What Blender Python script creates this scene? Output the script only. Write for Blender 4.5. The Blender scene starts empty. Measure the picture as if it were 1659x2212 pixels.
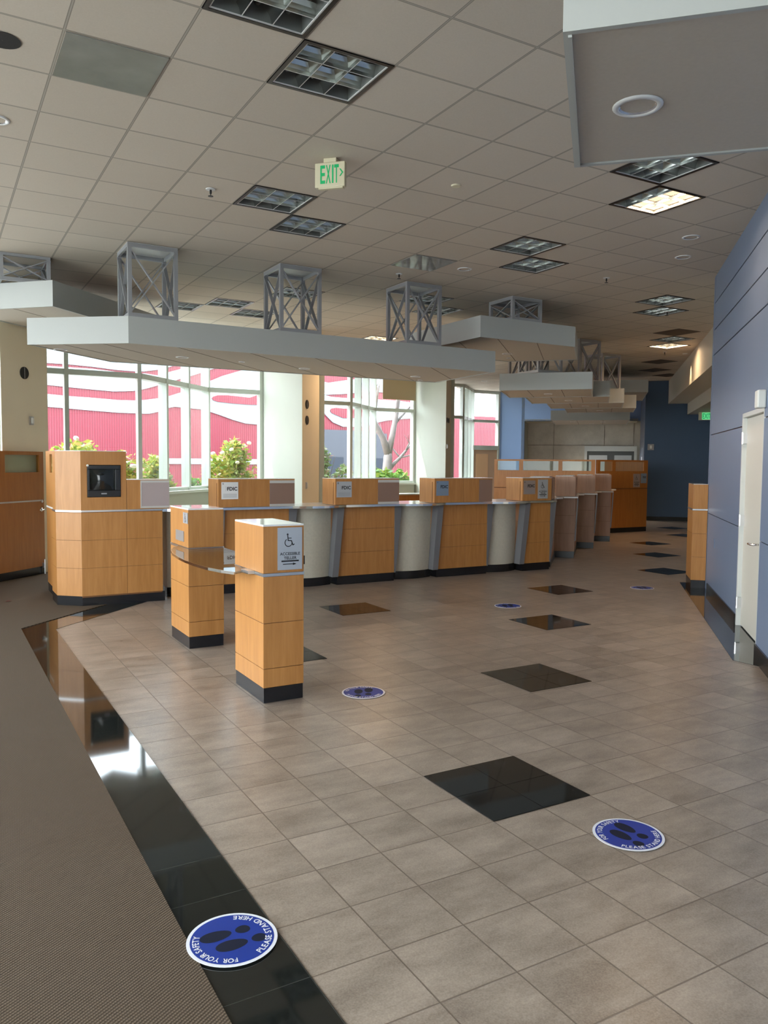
import bpy, bmesh, math, random
from mathutils import Vector, Matrix
random.seed(7)
S = bpy.context.scene
COL = S.collection
PI = math.pi
R2 = math.sqrt(.5)
CH = 4.129            # ceiling height
TILE = .6176          # ceiling module
CU, CV = 1.961, 4.403 # a ceiling grid node
FT = .3005            # floor tile

# ------------------------------------------------------------------ materials
def newmat(name):
    m = bpy.data.materials.new(name); m.use_nodes = True
    nt = m.node_tree
    return m, nt, nt.nodes, nt.links, nt.nodes['Principled BSDF']
def mat(name, col, rough=.5, metal=0, noise=0, nscale=20, bump=0, emit=None, estr=0, spec=.5, coat=0):
    m, nt, N, L, B = newmat(name)
    B.inputs['Base Color'].default_value = (*col, 1)
    B.inputs['Roughness'].default_value = rough
    B.inputs['Metallic'].default_value = metal
    B.inputs['Specular IOR Level'].default_value = spec
    B.inputs['Coat Weight'].default_value = coat
    if emit:
        B.inputs['Emission Color'].default_value = (*emit, 1); B.inputs['Emission Strength'].default_value = estr
    if noise or bump:
        tc = N.new('ShaderNodeTexCoord'); nz = N.new('ShaderNodeTexNoise')
        nz.inputs['Scale'].default_value = nscale; nz.inputs['Detail'].default_value = 5
        L.new(tc.outputs['Object'], nz.inputs['Vector'])
        if noise:
            mx = N.new('ShaderNodeMix'); mx.data_type = 'RGBA'
            mx.inputs[6].default_value = (*[c*(1-noise) for c in col], 1); mx.inputs[7].default_value = (*[min(1, c*(1+noise)) for c in col], 1)
            L.new(nz.outputs['Fac'], mx.inputs[0]); L.new(mx.outputs[2], B.inputs['Base Color'])
        if bump:
            bp = N.new('ShaderNodeBump'); bp.inputs['Strength'].default_value = bump; bp.inputs['Distance'].default_value = .004
            L.new(nz.outputs['Fac'], bp.inputs['Height']); L.new(bp.outputs['Normal'], B.inputs['Normal'])
    return m
def mth(N, L, op, a, b=None, c=None):
    n = N.new('ShaderNodeMath'); n.operation = op
    for i, v in enumerate((a, b, c)):
        if v is None: continue
        if isinstance(v, (int, float)): n.inputs[i].default_value = v
        else: L.new(v, n.inputs[i])
    return n.outputs[0]
def mixc(N, L, f, a, b):
    mx = N.new('ShaderNodeMix'); mx.data_type = 'RGBA'
    for i, v in ((0, f), (6, a), (7, b)):
        if isinstance(v, tuple): mx.inputs[i].default_value = (*v, 1)
        elif isinstance(v, (int, float)): mx.inputs[i].default_value = v
        else: L.new(v, mx.inputs[i])
    return mx.outputs[2]
def wood(name, c1, c2, rough=.38):
    m, nt, N, L, B = newmat(name)
    tc = N.new('ShaderNodeTexCoord'); mp = N.new('ShaderNodeMapping'); L.new(tc.outputs['Object'], mp.inputs['Vector'])
    mp.inputs['Scale'].default_value = (14, 14, 1.3)
    nz = N.new('ShaderNodeTexNoise'); nz.inputs['Scale'].default_value = 1.6; nz.inputs['Detail'].default_value = 6; nz.inputs['Distortion'].default_value = .6
    L.new(mp.outputs[0], nz.inputs['Vector'])
    mp2 = N.new('ShaderNodeMapping'); L.new(tc.outputs['Object'], mp2.inputs['Vector']); mp2.inputs['Scale'].default_value = (90, 90, 5)
    n2 = N.new('ShaderNodeTexNoise'); n2.inputs['Scale'].default_value = 1; n2.inputs['Detail'].default_value = 3; L.new(mp2.outputs[0], n2.inputs['Vector'])
    f = mth(N, L, 'ADD', mth(N, L, 'MULTIPLY', nz.outputs['Fac'], 1.3), mth(N, L, 'MULTIPLY', n2.outputs['Fac'], .5))
    f = mth(N, L, 'SUBTRACT', f, .4)
    cl = N.new('ShaderNodeClamp'); L.new(f, cl.inputs[0])
    L.new(mixc(N, L, cl.outputs[0], c1, c2), B.inputs['Base Color'])
    B.inputs['Roughness'].default_value = rough
    return m
M = {}
M['wood'] = wood('maple_veneer', (.36, .150, .036), (.52, .245, .075))
M['wood_deep'] = wood('amber_veneer', (.28, .095, .014), (.40, .155, .03))  # same maple, colour darkened to stand for dimmer light
M['wood_pale'] = wood('pale_pink_veneer', (.33, .185, .12), (.46, .28, .19), .45)
M['groove'] = mat('dark_seam', (.16, .065, .02), .7)
M['kick'] = mat('black_plinth', (.008, .008, .010), .25)
M['kick_grey'] = mat('charcoal_plinth', (.03, .038, .045), .3)
M['metal'] = mat('brushed_metal', (.62, .62, .62), .32, 1)
M['metal_fin'] = mat('grey_metal_fin', (.20, .20, .215), .5, .3)
M['chrome'] = mat('polished_metal', (.75, .75, .75), .15, 1)
M['truss'] = mat('grey_painted_steel', (.31, .315, .33), .38, .2)
M['cream'] = mat('cream_textured_laminate', (.55, .52, .43), .5, noise=.12, nscale=30)
M['top'] = mat('pale_countertop', (.72, .73, .72), .12)
M['white_top'] = mat('white_glass_top', (.75, .77, .78), .08)
M['fascia'] = mat('pale_grey_fascia', (.43, .445, .43), .45)
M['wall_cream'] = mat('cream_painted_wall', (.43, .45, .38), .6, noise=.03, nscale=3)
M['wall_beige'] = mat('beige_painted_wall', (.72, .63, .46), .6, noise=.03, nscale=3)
M['frame'] = mat('white_window_frame', (.56, .60, .54), .4)
M['blue'] = mat('blue_painted_wall', (.168, .220, .325), .38, noise=.05, nscale=2)
M['navy'] = mat('deep_blue_painted_wall', (.062, .112, .20), .55, noise=.05, nscale=2)  # same blue paint, darkened for the shade on the far wall
M['sky_blue'] = mat('bright_blue_painted_wall', (.28, .42, .70), .55)  # same blue paint, lightened for the daylight falling on it
M['door'] = mat('off_white_door', (.66, .63, .55), .4)
M['doorframe'] = mat('pale_door_frame', (.60, .62, .60), .35)
M['peach'] = mat('peach_wood_door', (.62, .42, .28), .45)
M['peach_light'] = mat('light_peach_panel', (.80, .50, .28), .45)
M['black'] = mat('black_plastic', (.006, .006, .007), .3)
M['dark'] = mat('dark_opening', (.012, .010, .009), .8)
M['screen'] = mat('glass_screen', (.012, .014, .014), .07)
M['steel_sign'] = mat('silver_sign_plate', (.50, .52, .55), .35, .5)
M['paper'] = mat('white_notice_paper', (.78, .78, .78), .5)
M['steelblue_sign'] = mat('blue_grey_sign_plate', (.24, .32, .42), .3, .3)
M['brown_sign'] = mat('brown_grey_sign_plate', (.36, .29, .26), .3, .3)
M['grey_plate'] = mat('grey_plate', (.30, .28, .27), .4, .3)
M['ink'] = mat('black_ink', (.008, .008, .010), .5)
M['ink_grey'] = mat('grey_ink', (.30, .30, .32), .5)
M['acrylic'] = mat('mauve_acrylic_holder', (.42, .34, .33), .12)
M['acrylic_brown'] = mat('brown_acrylic_holder', (.27, .165, .12), .14)
M['acrylic_strip'] = mat('frosted_strip', (.55, .53, .50), .3)
M['decal_white'] = mat('white_vinyl', (.80, .80, .84), .3)
M['decal_blue'] = mat('blue_vinyl', (.008, .035, .27), .45, spec=.3, noise=.12, nscale=9)
M['decal_foot'] = mat('dark_vinyl', (.006, .010, .028), .6, spec=.2)
M['granite'] = mat('black_granite', (.011, .012, .012), .045, noise=.5, nscale=400, spec=.6)
M['rail'] = mat('white_trim', (.7, .7, .68), .4)
M['exit_case'] = mat('cream_plastic', (.66, .60, .42), .4)
M['exit_green'] = mat('green_lettering', (0, .30, .09), .4, emit=(0, .5, .16), estr=.25)
M['exit_glow'] = mat('glowing_green_face', (.25, .6, .32), .4, emit=(.12, .8, .30), estr=.7)
M['lens_grey'] = mat('grey_acrylic_lens', (.26, .26, .23), .18, noise=.25, nscale=5)
M['lens_shiny'] = mat('shiny_acrylic_lens', (.26, .25, .23), .12, noise=.35, nscale=8)
M['brown_panel'] = mat('dark_brown_grille', (.07, .045, .03), .6)
M['louver'] = mat('silver_louver', (.55, .57, .55), .22, 1)
M['louver_box'] = mat('fixture_housing', (.30, .31, .30), .25, .3)
M['lamp_off'] = mat('unlit_tube', (.45, .48, .47), .2)
M['lamp_on'] = mat('lit_tube', (1, .8, .6), .3, emit=(1, .70, .44), estr=5)
M['lens_on'] = mat('lit_lens', (1, .8, .6), .3, emit=(1, .66, .40), estr=1.25)
M['dl_ring'] = mat('white_metal_ring', (.72, .72, .72), .35)
M['dl_in'] = mat('silver_reflector', (.62, .62, .66), .22, .7)
M['ceil_tray'] = mat('canopy_ceiling_board', (.50, .44, .37), .75, noise=.06, nscale=60, bump=.1)
M['sidewalk'] = mat('pale_concrete', (.42, .41, .38), .8, noise=.1, nscale=1)
M['soil'] = mat('planting_soil', (.10, .08, .05), .9, noise=.3, nscale=4)
M['facade_red'] = None
M['facade_white'] = mat('white_facade_band', (.22, .265, .285), .5)
M['facade_grey'] = mat('grey_facade_recess', (.052, .055, .068), .6)
M['facade_navy'] = mat('slate_facade_base', (.012, .018, .03), .6)
M['bark'] = mat('pale_bark', (.22, .18, .165), .8, noise=.25, nscale=12, bump=.4)
M['stem'] = mat('brown_stem', (.16, .10, .05), .8)
M['blossom'] = mat('cream_blossom', (.85, .75, .58), .6)
M['leaf_dry'] = mat('dry_leaf', (.12, .03, .02), .7)
M['red_ink'] = mat('red_ink', (.5, .05, .05), .5)
M['alarm'] = mat('white_alarm_plastic', (.75, .74, .68), .35)
M['shade'] = mat('tan_roller_fabric', (.55, .42, .26), .8)
M['wall_mid'] = mat('warm_grey_bulkhead', (.60, .57, .48), .55)
M['glassdoor_panel'] = mat('pale_blue_grey_panel', (.50, .54, .56), .3)
M['corr_dark'] = mat('charcoal_panel', (.10, .11, .11), .5)

def leafmat(name, a, b, c):
    m, nt, N, L, B = newmat(name)
    g = N.new('ShaderNodeNewGeometry'); r = N.new('ShaderNodeValToRGB')
    r.color_ramp.elements[0].color = (*a, 1); r.color_ramp.elements[1].color = (*b, 1)
    e = r.color_ramp.elements.new(.75); e.color = (*b, 1); r.color_ramp.elements[-1].color = (*c, 1)
    L.new(g.outputs['Random Per Island'], r.inputs[0]); L.new(r.outputs[0], B.inputs['Base Color'])
    B.inputs['Roughness'].default_value = .5
    tr = N.new('ShaderNodeBsdfTranslucent'); L.new(r.outputs[0], tr.inputs[0])
    mx = N.new('ShaderNodeMixShader'); mx.inputs[0].default_value = .4
    L.new(B.outputs[0], mx.inputs[1]); L.new(tr.outputs[0], mx.inputs[2]); L.new(mx.outputs[0], N['Material Output'].inputs[0])
    return m
M['leaf_green'] = leafmat('green_leaves', (.05, .15, .015), (.16, .29, .03), (.34, .36, .07))
M['leaf_gold'] = leafmat('golden_leaves', (.13, .22, .02), (.36, .34, .055), (.46, .24, .09))
M['leaf_dusty'] = leafmat('dusty_green_leaves', (.11, .17, .05), (.22, .27, .11), (.27, .16, .12))

def glassmat(name, tint=(1, 1, 1), refl=.10):
    m, nt, N, L, B = newmat(name); N.remove(B)
    t = N.new('ShaderNodeBsdfTransparent'); t.inputs[0].default_value = (*tint, 1)
    g = N.new('ShaderNodeBsdfGlossy'); g.inputs['Roughness'].default_value = .0
    f = N.new('ShaderNodeLayerWeight'); f.inputs[0].default_value = .5
    mx = N.new('ShaderNodeMixShader')
    L.new(mth(N, L, 'MULTIPLY_ADD', mth(N, L, 'POWER', f.outputs['Facing'], 5.0), .7, refl), mx.inputs[0])
    L.new(t.outputs[0], mx.inputs[1]); L.new(g.outputs[0], mx.inputs[2]); L.new(mx.outputs[0], N['Material Output'].inputs[0])
    return m
M['glass'] = glassmat('window_glass', (.93, .95, .94), .04)
M['screen_glass'] = glassmat('partition_glass', (.86, .91, .89), .015)
M['shelf_glass'] = glassmat('shelf_glass', (.80, .83, .80), .22)

def floor_mat():
    m, nt, N, L, B = newmat('beige_stone_tile')
    tc = N.new('ShaderNodeTexCoord'); sp = N.new('ShaderNodeSeparateXYZ'); L.new(tc.outputs['Object'], sp.inputs[0])
    gu = mth(N, L, 'DIVIDE', mth(N, L, 'SUBTRACT', sp.outputs[0], 2.2195), FT)
    gv = mth(N, L, 'DIVIDE', mth(N, L, 'SUBTRACT', sp.outputs[1], 2.8295), FT)
    iu = mth(N, L, 'FLOOR', gu); iv = mth(N, L, 'FLOOR', gv)
    fu = mth(N, L, 'SUBTRACT', gu, iu); fv = mth(N, L, 'SUBTRACT', gv, iv)
    def edge(f): return mth(N, L, 'MINIMUM', f, mth(N, L, 'SUBTRACT', 1.0, f))
    e = mth(N, L, 'MINIMUM', edge(fu), edge(fv))
    gr = N.new('ShaderNodeMapRange'); gr.inputs[1].default_value = .006; gr.inputs[2].default_value = .013; L.new(e, gr.inputs[0])
    cb = N.new('ShaderNodeCombineXYZ'); L.new(iu, cb.inputs[0]); L.new(iv, cb.inputs[1])
    wn = N.new('ShaderNodeTexWhiteNoise'); wn.noise_dimensions = '2D'; L.new(cb.outputs[0], wn.inputs['Vector'])
    # cloudy mottling running along each tile, plus speckle
    mp = N.new('ShaderNodeVectorMath'); mp.operation = 'MULTIPLY_ADD'; L.new(wn.outputs['Color'], mp.inputs[0]); mp.inputs[1].default_value = (30, 30, 0); L.new(tc.outputs['Object'], mp.inputs[2])
    mp3 = N.new('ShaderNodeMapping'); L.new(mp.outputs[0], mp3.inputs[0]); mp3.inputs['Scale'].default_value = (3, 7, 1)
    n1 = N.new('ShaderNodeTexNoise'); n1.inputs['Scale'].default_value = 1; n1.inputs['Detail'].default_value = 6; n1.inputs['Roughness'].default_value = .65; L.new(mp3.outputs[0], n1.inputs['Vector'])
    n2 = N.new('ShaderNodeTexNoise'); n2.inputs['Scale'].default_value = 160; n2.inputs['Detail'].default_value = 2; L.new(tc.outputs['Object'], n2.inputs['Vector'])
    f = mth(N, L, 'ADD', mth(N, L, 'MULTIPLY', n1.outputs['Fac'], 1.7), mth(N, L, 'MULTIPLY', n2.outputs['Fac'], .9))
    f = mth(N, L, 'ADD', mth(N, L, 'SUBTRACT', f, .92), mth(N, L, 'MULTIPLY', wn.outputs['Value'], .25))
    cl = N.new('ShaderNodeClamp'); L.new(f, cl.inputs[0])
    tile = mixc(N, L, cl.outputs[0], (.175, .135, .104), (.43, .35, .28))
    L.new(mixc(N, L, gr.outputs[0], (.17, .13, .10), tile), B.inputs['Base Color'])
    rr = mth(N, L, 'ADD', .22, mth(N, L, 'MULTIPLY', n1.outputs['Fac'], .2))
    L.new(rr, B.inputs['Roughness'])
    B.inputs['Specular IOR Level'].default_value = .45
    bp = N.new('ShaderNodeBump'); bp.inputs['Strength'].default_value = .4; bp.inputs['Distance'].default_value = .002
    L.new(gr.outputs[0], bp.inputs['Height']); L.new(bp.outputs[0], B.inputs['Normal'])
    return m
M['tile'] = floor_mat()
def granite_mat():
    m, nt, N, L, B = newmat('black_granite_tile')
    tc = N.new('ShaderNodeTexCoord'); sp = N.new('ShaderNodeSeparateXYZ'); L.new(tc.outputs['Object'], sp.inputs[0])
    gu = mth(N, L, 'DIVIDE', mth(N, L, 'SUBTRACT', sp.outputs[0], 2.2195), FT)
    gv = mth(N, L, 'DIVIDE', mth(N, L, 'SUBTRACT', sp.outputs[1], 2.8295), FT)
    def edge(g):
        f = mth(N, L, 'FRACT', g); return mth(N, L, 'MINIMUM', f, mth(N, L, 'SUBTRACT', 1.0, f))
    e = mth(N, L, 'MINIMUM', edge(gu), edge(gv))
    gr = mth(N, L, 'GREATER_THAN', e, .005)
    n2 = N.new('ShaderNodeTexNoise'); n2.inputs['Scale'].default_value = 350; n2.inputs['Detail'].default_value = 1; L.new(tc.outputs['Object'], n2.inputs['Vector'])
    g2 = mixc(N, L, n2.outputs['Fac'], (.004, .005, .004), (.020, .022, .020))
    L.new(mixc(N, L, gr, (.05, .05, .045), g2), B.inputs['Base Color'])
    B.inputs['Roughness'].default_value = .05; B.inputs['Specular IOR Level'].default_value = .65
    return m
M['granite_tile'] = granite_mat()
CC, CN = math.cos(math.radians(33)), math.sin(math.radians(33))
def carpet_mat():
    m, nt, N, L, B = newmat('ribbed_brown_carpet')
    tc = N.new('ShaderNodeTexCoord'); sp = N.new('ShaderNodeSeparateXYZ'); L.new(tc.outputs['Object'], sp.inputs[0])
    nz = N.new('ShaderNodeTexNoise'); nz.inputs['Scale'].default_value = 60; nz.inputs['Detail'].default_value = 3; L.new(tc.outputs['Object'], nz.inputs['Vector'])
    a = mth(N, L, 'ADD', mth(N, L, 'MULTIPLY', sp.outputs[0], CN), mth(N, L, 'MULTIPLY', sp.outputs[1], -CC))
    w = mth(N, L, 'SINE', mth(N, L, 'ADD', mth(N, L, 'MULTIPLY', a, 2*PI/.0115), mth(N, L, 'MULTIPLY', nz.outputs['Fac'], 1.6)))
    h = mth(N, L, 'MULTIPLY_ADD', w, .5, .5)
    b = mth(N, L, 'ADD', mth(N, L, 'MULTIPLY', sp.outputs[0], CC), mth(N, L, 'MULTIPLY', sp.outputs[1], CN))
    w2 = mth(N, L, 'SINE', mth(N, L, 'MULTIPLY', b, 2*PI/.009))
    h2 = mth(N, L, 'MULTIPLY', h, mth(N, L, 'MULTIPLY_ADD', w2, .2, .8))
    n3 = N.new('ShaderNodeTexNoise'); n3.inputs['Scale'].default_value = 2.2; n3.inputs['Detail'].default_value = 4; L.new(tc.outputs['Object'], n3.inputs['Vector'])
    c = mixc(N, L, h2, (.060, .043, .029), (.19, .14, .098))
    c = mixc(N, L, mth(N, L, 'MULTIPLY', n3.outputs['Fac'], .35), c, (.12, .095, .075))
    L.new(c, B.inputs['Base Color']); B.inputs['Roughness'].default_value = .95; B.inputs['Specular IOR Level'].default_value = .1
    bp = N.new('ShaderNodeBump'); bp.inputs['Strength'].default_value = .6; bp.inputs['Distance'].default_value = .004
    L.new(h2, bp.inputs['Height']); L.new(bp.outputs[0], B.inputs['Normal'])
    return m
M['carpet'] = carpet_mat()
def ceil_mat():
    m, nt, N, L, B = newmat('acoustic_tile_grid')
    tc = N.new('ShaderNodeTexCoord'); sp = N.new('ShaderNodeSeparateXYZ'); L.new(tc.outputs['Object'], sp.inputs[0])
    gu = mth(N, L, 'DIVIDE', mth(N, L, 'SUBTRACT', sp.outputs[0], CU), TILE)
    gv = mth(N, L, 'DIVIDE', mth(N, L, 'SUBTRACT', sp.outputs[1], CV), TILE)
    iu = mth(N, L, 'FLOOR', gu); iv = mth(N, L, 'FLOOR', gv)
    def edge(g, i):
        f = mth(N, L, 'SUBTRACT', g, i); return mth(N, L, 'MINIMUM', f, mth(N, L, 'SUBTRACT', 1.0, f))
    e = mth(N, L, 'MINIMUM', edge(gu, iu), edge(gv, iv))
    bar = mth(N, L, 'LESS_THAN', e, .007)
    gap = mth(N, L, 'LESS_THAN', e, .015)
    cb = N.new('ShaderNodeCombineXYZ'); L.new(iu, cb.inputs[0]); L.new(iv, cb.inputs[1])
    wn = N.new('ShaderNodeTexWhiteNoise'); wn.noise_dimensions = '2D'; L.new(cb.outputs[0], wn.inputs['Vector'])
    n1 = N.new('ShaderNodeTexNoise'); n1.inputs['Scale'].default_value = 90; n1.inputs['Detail'].default_value = 4; L.new(tc.outputs['Object'], n1.inputs['Vector'])
    n2 = N.new('ShaderNodeTexNoise'); n2.inputs['Scale'].default_value = 1.5; n2.inputs['Detail'].default_value = 3; L.new(tc.outputs['Object'], n2.inputs['Vector'])
    f = mth(N, L, 'ADD', mth(N, L, 'MULTIPLY', n1.outputs['Fac'], .5), mth(N, L, 'MULTIPLY', wn.outputs['Value'], .3))
    f = mth(N, L, 'ADD', f, mth(N, L, 'MULTIPLY', n2.outputs['Fac'], .2))
    c = mixc(N, L, f, (.55, .48, .40), (.69, .61, .52))
    c = mixc(N, L, gap, c, (.30, .26, .22))
    c = mixc(N, L, bar, c, (.44, .395, .335))
    L.new(c, B.inputs['Base Color']); B.inputs['Roughness'].default_value = .8; B.inputs['Specular IOR Level'].default_value = .2
    bp = N.new('ShaderNodeBump'); bp.inputs['Strength'].default_value = .3; bp.inputs['Distance'].default_value = .01
    hh = mth(N, L, 'ADD', mth(N, L, 'MULTIPLY', n1.outputs['Fac'], .1), mth(N, L, 'SUBTRACT', mth(N, L, 'SUBTRACT', 1.0, gap), mth(N, L, 'MULTIPLY', bar, -.6)))
    L.new(hh, bp.inputs['Height']); bp.invert = True; L.new(bp.outputs[0], B.inputs['Normal'])
    return m
M['ceil'] = ceil_mat()
def corr_mat():
    m, nt, N, L, B = newmat('red_corrugated_cladding')
    tc = N.new('ShaderNodeTexCoord'); sp = N.new('ShaderNodeSeparateXYZ'); L.new(tc.outputs['Object'], sp.inputs[0])
    w = mth(N, L, 'MULTIPLY_ADD', mth(N, L, 'SINE', mth(N, L, 'MULTIPLY', sp.outputs[0], 2*PI/.085)), .5, .5)
    L.new(mixc(N, L, w, (.135, .008, .018), (.185, .013, .028)), B.inputs['Base Color'])
    B.inputs['Roughness'].default_value = .4
    bp = N.new('ShaderNodeBump'); bp.inputs['Strength'].default_value = .5; bp.inputs['Distance'].default_value = .02
    L.new(w, bp.inputs['Height']); L.new(bp.outputs[0], B.inputs['Normal'])
    return m
M['facade_red'] = corr_mat()
def concrete_mat():
    m, nt, N, L, B = newmat('mottled_concrete')
    tc = N.new('ShaderNodeTexCoord')
    n1 = N.new('ShaderNodeTexNoise'); n1.inputs['Scale'].default_value = 2.5; n1.inputs['Detail'].default_value = 8; n1.inputs['Roughness'].default_value = .7; L.new(tc.outputs['Object'], n1.inputs['Vector'])
    L.new(mixc(N, L, n1.outputs['Fac'], (.34, .31, .265), (.72, .67, .59)), B.inputs['Base Color'])
    B.inputs['Roughness'].default_value = .7
    return m
M['concrete'] = concrete_mat()

# ------------------------------------------------------------------ geometry helpers
class MB:
    """collects polygons, possibly in several materials, for ONE mesh object"""
    def __init__(s): s.v = []; s.f = []; s.m = []; s.mats = []
    def mi(s, m):
        if m not in s.mats: s.mats.append(m)
        return s.mats.index(m)
    def add(s, vs, fs, m=None, T=None):
        o = len(s.v)
        s.v += [tuple(T @ Vector(p)) if T else tuple(p) for p in vs]
        k = s.mi(m)
        for f in fs: s.f.append([o+i for i in f]); s.m.append(k)
        return s
    def box(s, a, b, m=None, T=None):
        (x0, y0, z0), (x1, y1, z1) = a, b
        x0, x1 = min(x0, x1), max(x0, x1); y0, y1 = min(y0, y1), max(y0, y1); z0, z1 = min(z0, z1), max(z0, z1)
        vs = [(x0, y0, z0), (x1, y0, z0), (x1, y1, z0), (x0, y1, z0), (x0, y0, z1), (x1, y0, z1), (x1, y1, z1), (x0, y1, z1)]
        return s.add(vs, [(3, 2, 1, 0), (4, 5, 6, 7), (0, 1, 5, 4), (1, 2, 6, 5), (2, 3, 7, 6), (3, 0, 4, 7)], m, T)
    def prism(s, poly, z0, z1, m=None, T=None, mtop=None, mbot=None):
        """vertical prism over a counter-clockwise (x, y) outline"""
        if sum(a[0]*b[1]-b[0]*a[1] for a, b in zip(poly, poly[1:]+poly[:1])) < 0: poly = poly[::-1]
        n = len(poly)
        vs = [(*p, z0) for p in poly]+[(*p, z1) for p in poly]
        s.add(vs, [(i, (i+1) % n, n+(i+1) % n, n+i) for i in range(n)], m, T)
        s.add([(*p, z1) for p in poly], [tuple(range(n))], mtop or m, T)
        return s.add([(*p, z0) for p in poly], [tuple(range(n))[::-1]], mbot or m, T)
    def face(s, poly3, m=None, T=None): return s.add(poly3, [tuple(range(len(poly3)))], m, T)
    def plate(s, poly, y0, y1, m=None, T=None):
        """outline in (x, z), thickness along y"""
        if sum(a[0]*b[1]-b[0]*a[1] for a, b in zip(poly, poly[1:]+poly[:1])) < 0: poly = poly[::-1]
        y0, y1 = min(y0, y1), max(y0, y1)
        n = len(poly); vs = [(p[0], y0, p[1]) for p in poly]+[(p[0], y1, p[1]) for p in poly]
        return s.add(vs, [tuple(range(n)), tuple(range(n, 2*n))[::-1]]+[((i+1) % n, i, n+i, n+(i+1) % n) for i in range(n)], m, T)
    def bar(s, p, q, w, d=None, m=None, up=(0, 0, 1), T=None):
        """rectangular bar between two points"""
        p, q = Vector(p), Vector(q); d = d or w
        z = (q-p).normalized(); x = z.cross(Vector(up))
        if x.length < 1e-4: x = z.cross(Vector((1, 0, 0)))
        x.normalize(); y = z.cross(x)
        vs = [c+x*a*w/2+y*b*d/2 for c in (p, q) for a, b in ((-1, -1), (1, -1), (1, 1), (-1, 1))]
        return s.add(vs, [(0, 1, 2, 3), (7, 6, 5, 4), (0, 4, 5, 1), (1, 5, 6, 2), (2, 6, 7, 3), (3, 7, 4, 0)], m, T)
    def tube(s, pts, rs, n=10, m=None, cap=True):
        pts = [Vector(p) for p in pts]
        if not hasattr(rs, '__len__'): rs = [rs]*len(pts)
        vs = []
        for i, p in enumerate(pts):
            t = (pts[min(i+1, len(pts)-1)]-pts[max(i-1, 0)]).normalized()
            x = t.cross(Vector((.13, .2, 1)))
            if x.length < 1e-3: x = t.cross(Vector((1, 0, 0)))
            x.normalize(); y = t.cross(x)
            vs += [p+(x*math.cos(2*PI*k/n)+y*math.sin(2*PI*k/n))*rs[i] for k in range(n)]
        fs = [(i*n+k, i*n+(k+1) % n, (i+1)*n+(k+1) % n, (i+1)*n+k) for i in range(len(pts)-1) for k in range(n)]
        if cap: fs += [tuple(range(n))[::-1], tuple(range((len(pts)-1)*n, len(pts)*n))]
        return s.add(vs, fs, m)
    def lathe(s, prof, n=24, m=None, T=None):
        vs = [(r*math.cos(2*PI*k/n), r*math.sin(2*PI*k/n), z) for r, z in prof for k in range(n)]
        fs = [(i*n+k, i*n+(k+1) % n, (i+1)*n+(k+1) % n, (i+1)*n+k) for i in range(len(prof)-1) for k in range(n)]
        return s.add(vs, fs, m, T)
    def build(s, name, parent=None, bevel=0, smooth=False, label=None, m=None):
        me = bpy.data.meshes.new(name); me.from_pydata(s.v, [], s.f); 
        for k in s.mats: me.materials.append(M[k] if isinstance(k, str) else k)
        me.polygons.foreach_set('material_index', s.m)
        me.update()
        o = bpy.data.objects.new(name, me); COL.objects.link(o)
        if smooth: me.polygons.foreach_set('use_smooth', [True]*len(me.polygons))
        if bevel:
            b = o.modifiers.new('edge', 'BEVEL'); b.width = bevel; b.segments = 2; b.limit_method = 'ANGLE'; b.angle_limit = .6
        if parent: o.parent = parent
        if label: o['label'] = label
        return o
def empty(name, loc, rz=0):
    o = bpy.data.objects.new(name, None); COL.objects.link(o); o.empty_display_size = .1
    o.location = loc; o.rotation_euler = (0, 0, rz); return o
def tag(o, label=None, cat=None, group=None, kind=None):
    for k, v in (('label', label), ('category', cat), ('group', group), ('kind', kind)):
        if v: o[k] = v
    return o
def struct(o): o['kind'] = 'structure'; return o
def copy_tree(o, parent=None):
    c = o.copy(); COL.objects.link(c)
    if parent: c.parent = parent
    for ch in list(o.children): copy_tree(ch, c)
    return c
def plane_T(origin, xdir, zdir=(0, 0, 1)):
    """frame whose local x runs along xdir, local z along zdir, local -y is the outward normal"""
    x = Vector(xdir).normalized(); z = Vector(zdir).normalized(); y = z.cross(x)
    return Matrix.Translation(Vector(origin)) @ Matrix((x, y, z)).transposed().to_4x4()
_tc = {}
def text_mesh(s, bold=0.0):
    key = (s, bold)
    if key not in _tc:
        cu = bpy.data.curves.new('t', 'FONT'); cu.body = s; cu.size = 1; cu.offset = bold; cu.resolution_u = 3
        ob = bpy.data.objects.new('t', cu); COL.objects.link(ob)
        dg = bpy.context.evaluated_depsgraph_get()
        me = bpy.data.meshes.new_from_object(ob.evaluated_get(dg))
        _tc[key] = ([tuple(v.co) for v in me.vertices], [tuple(p.vertices) for p in me.polygons])
        bpy.data.objects.remove(ob); bpy.data.curves.remove(cu); bpy.data.meshes.remove(me)
    return _tc[key]
def text_on(mb, s, m, T, x0, x1, z0, z1, bold=.02, lift=.001):
    """flat lettering fitted to x0..x1, z0..z1 of a plane frame"""
    v, f = text_mesh(s, bold)
    ax = min(p[0] for p in v); bx = max(p[0] for p in v); ay = min(p[1] for p in v); by = max(p[1] for p in v)
    vs = [(x0+(p[0]-ax)/(bx-ax)*(x1-x0), -lift, z0+(p[1]-ay)/(by-ay)*(z1-z0)) for p in v]
    mb.add(vs, f, m, T)
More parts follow.
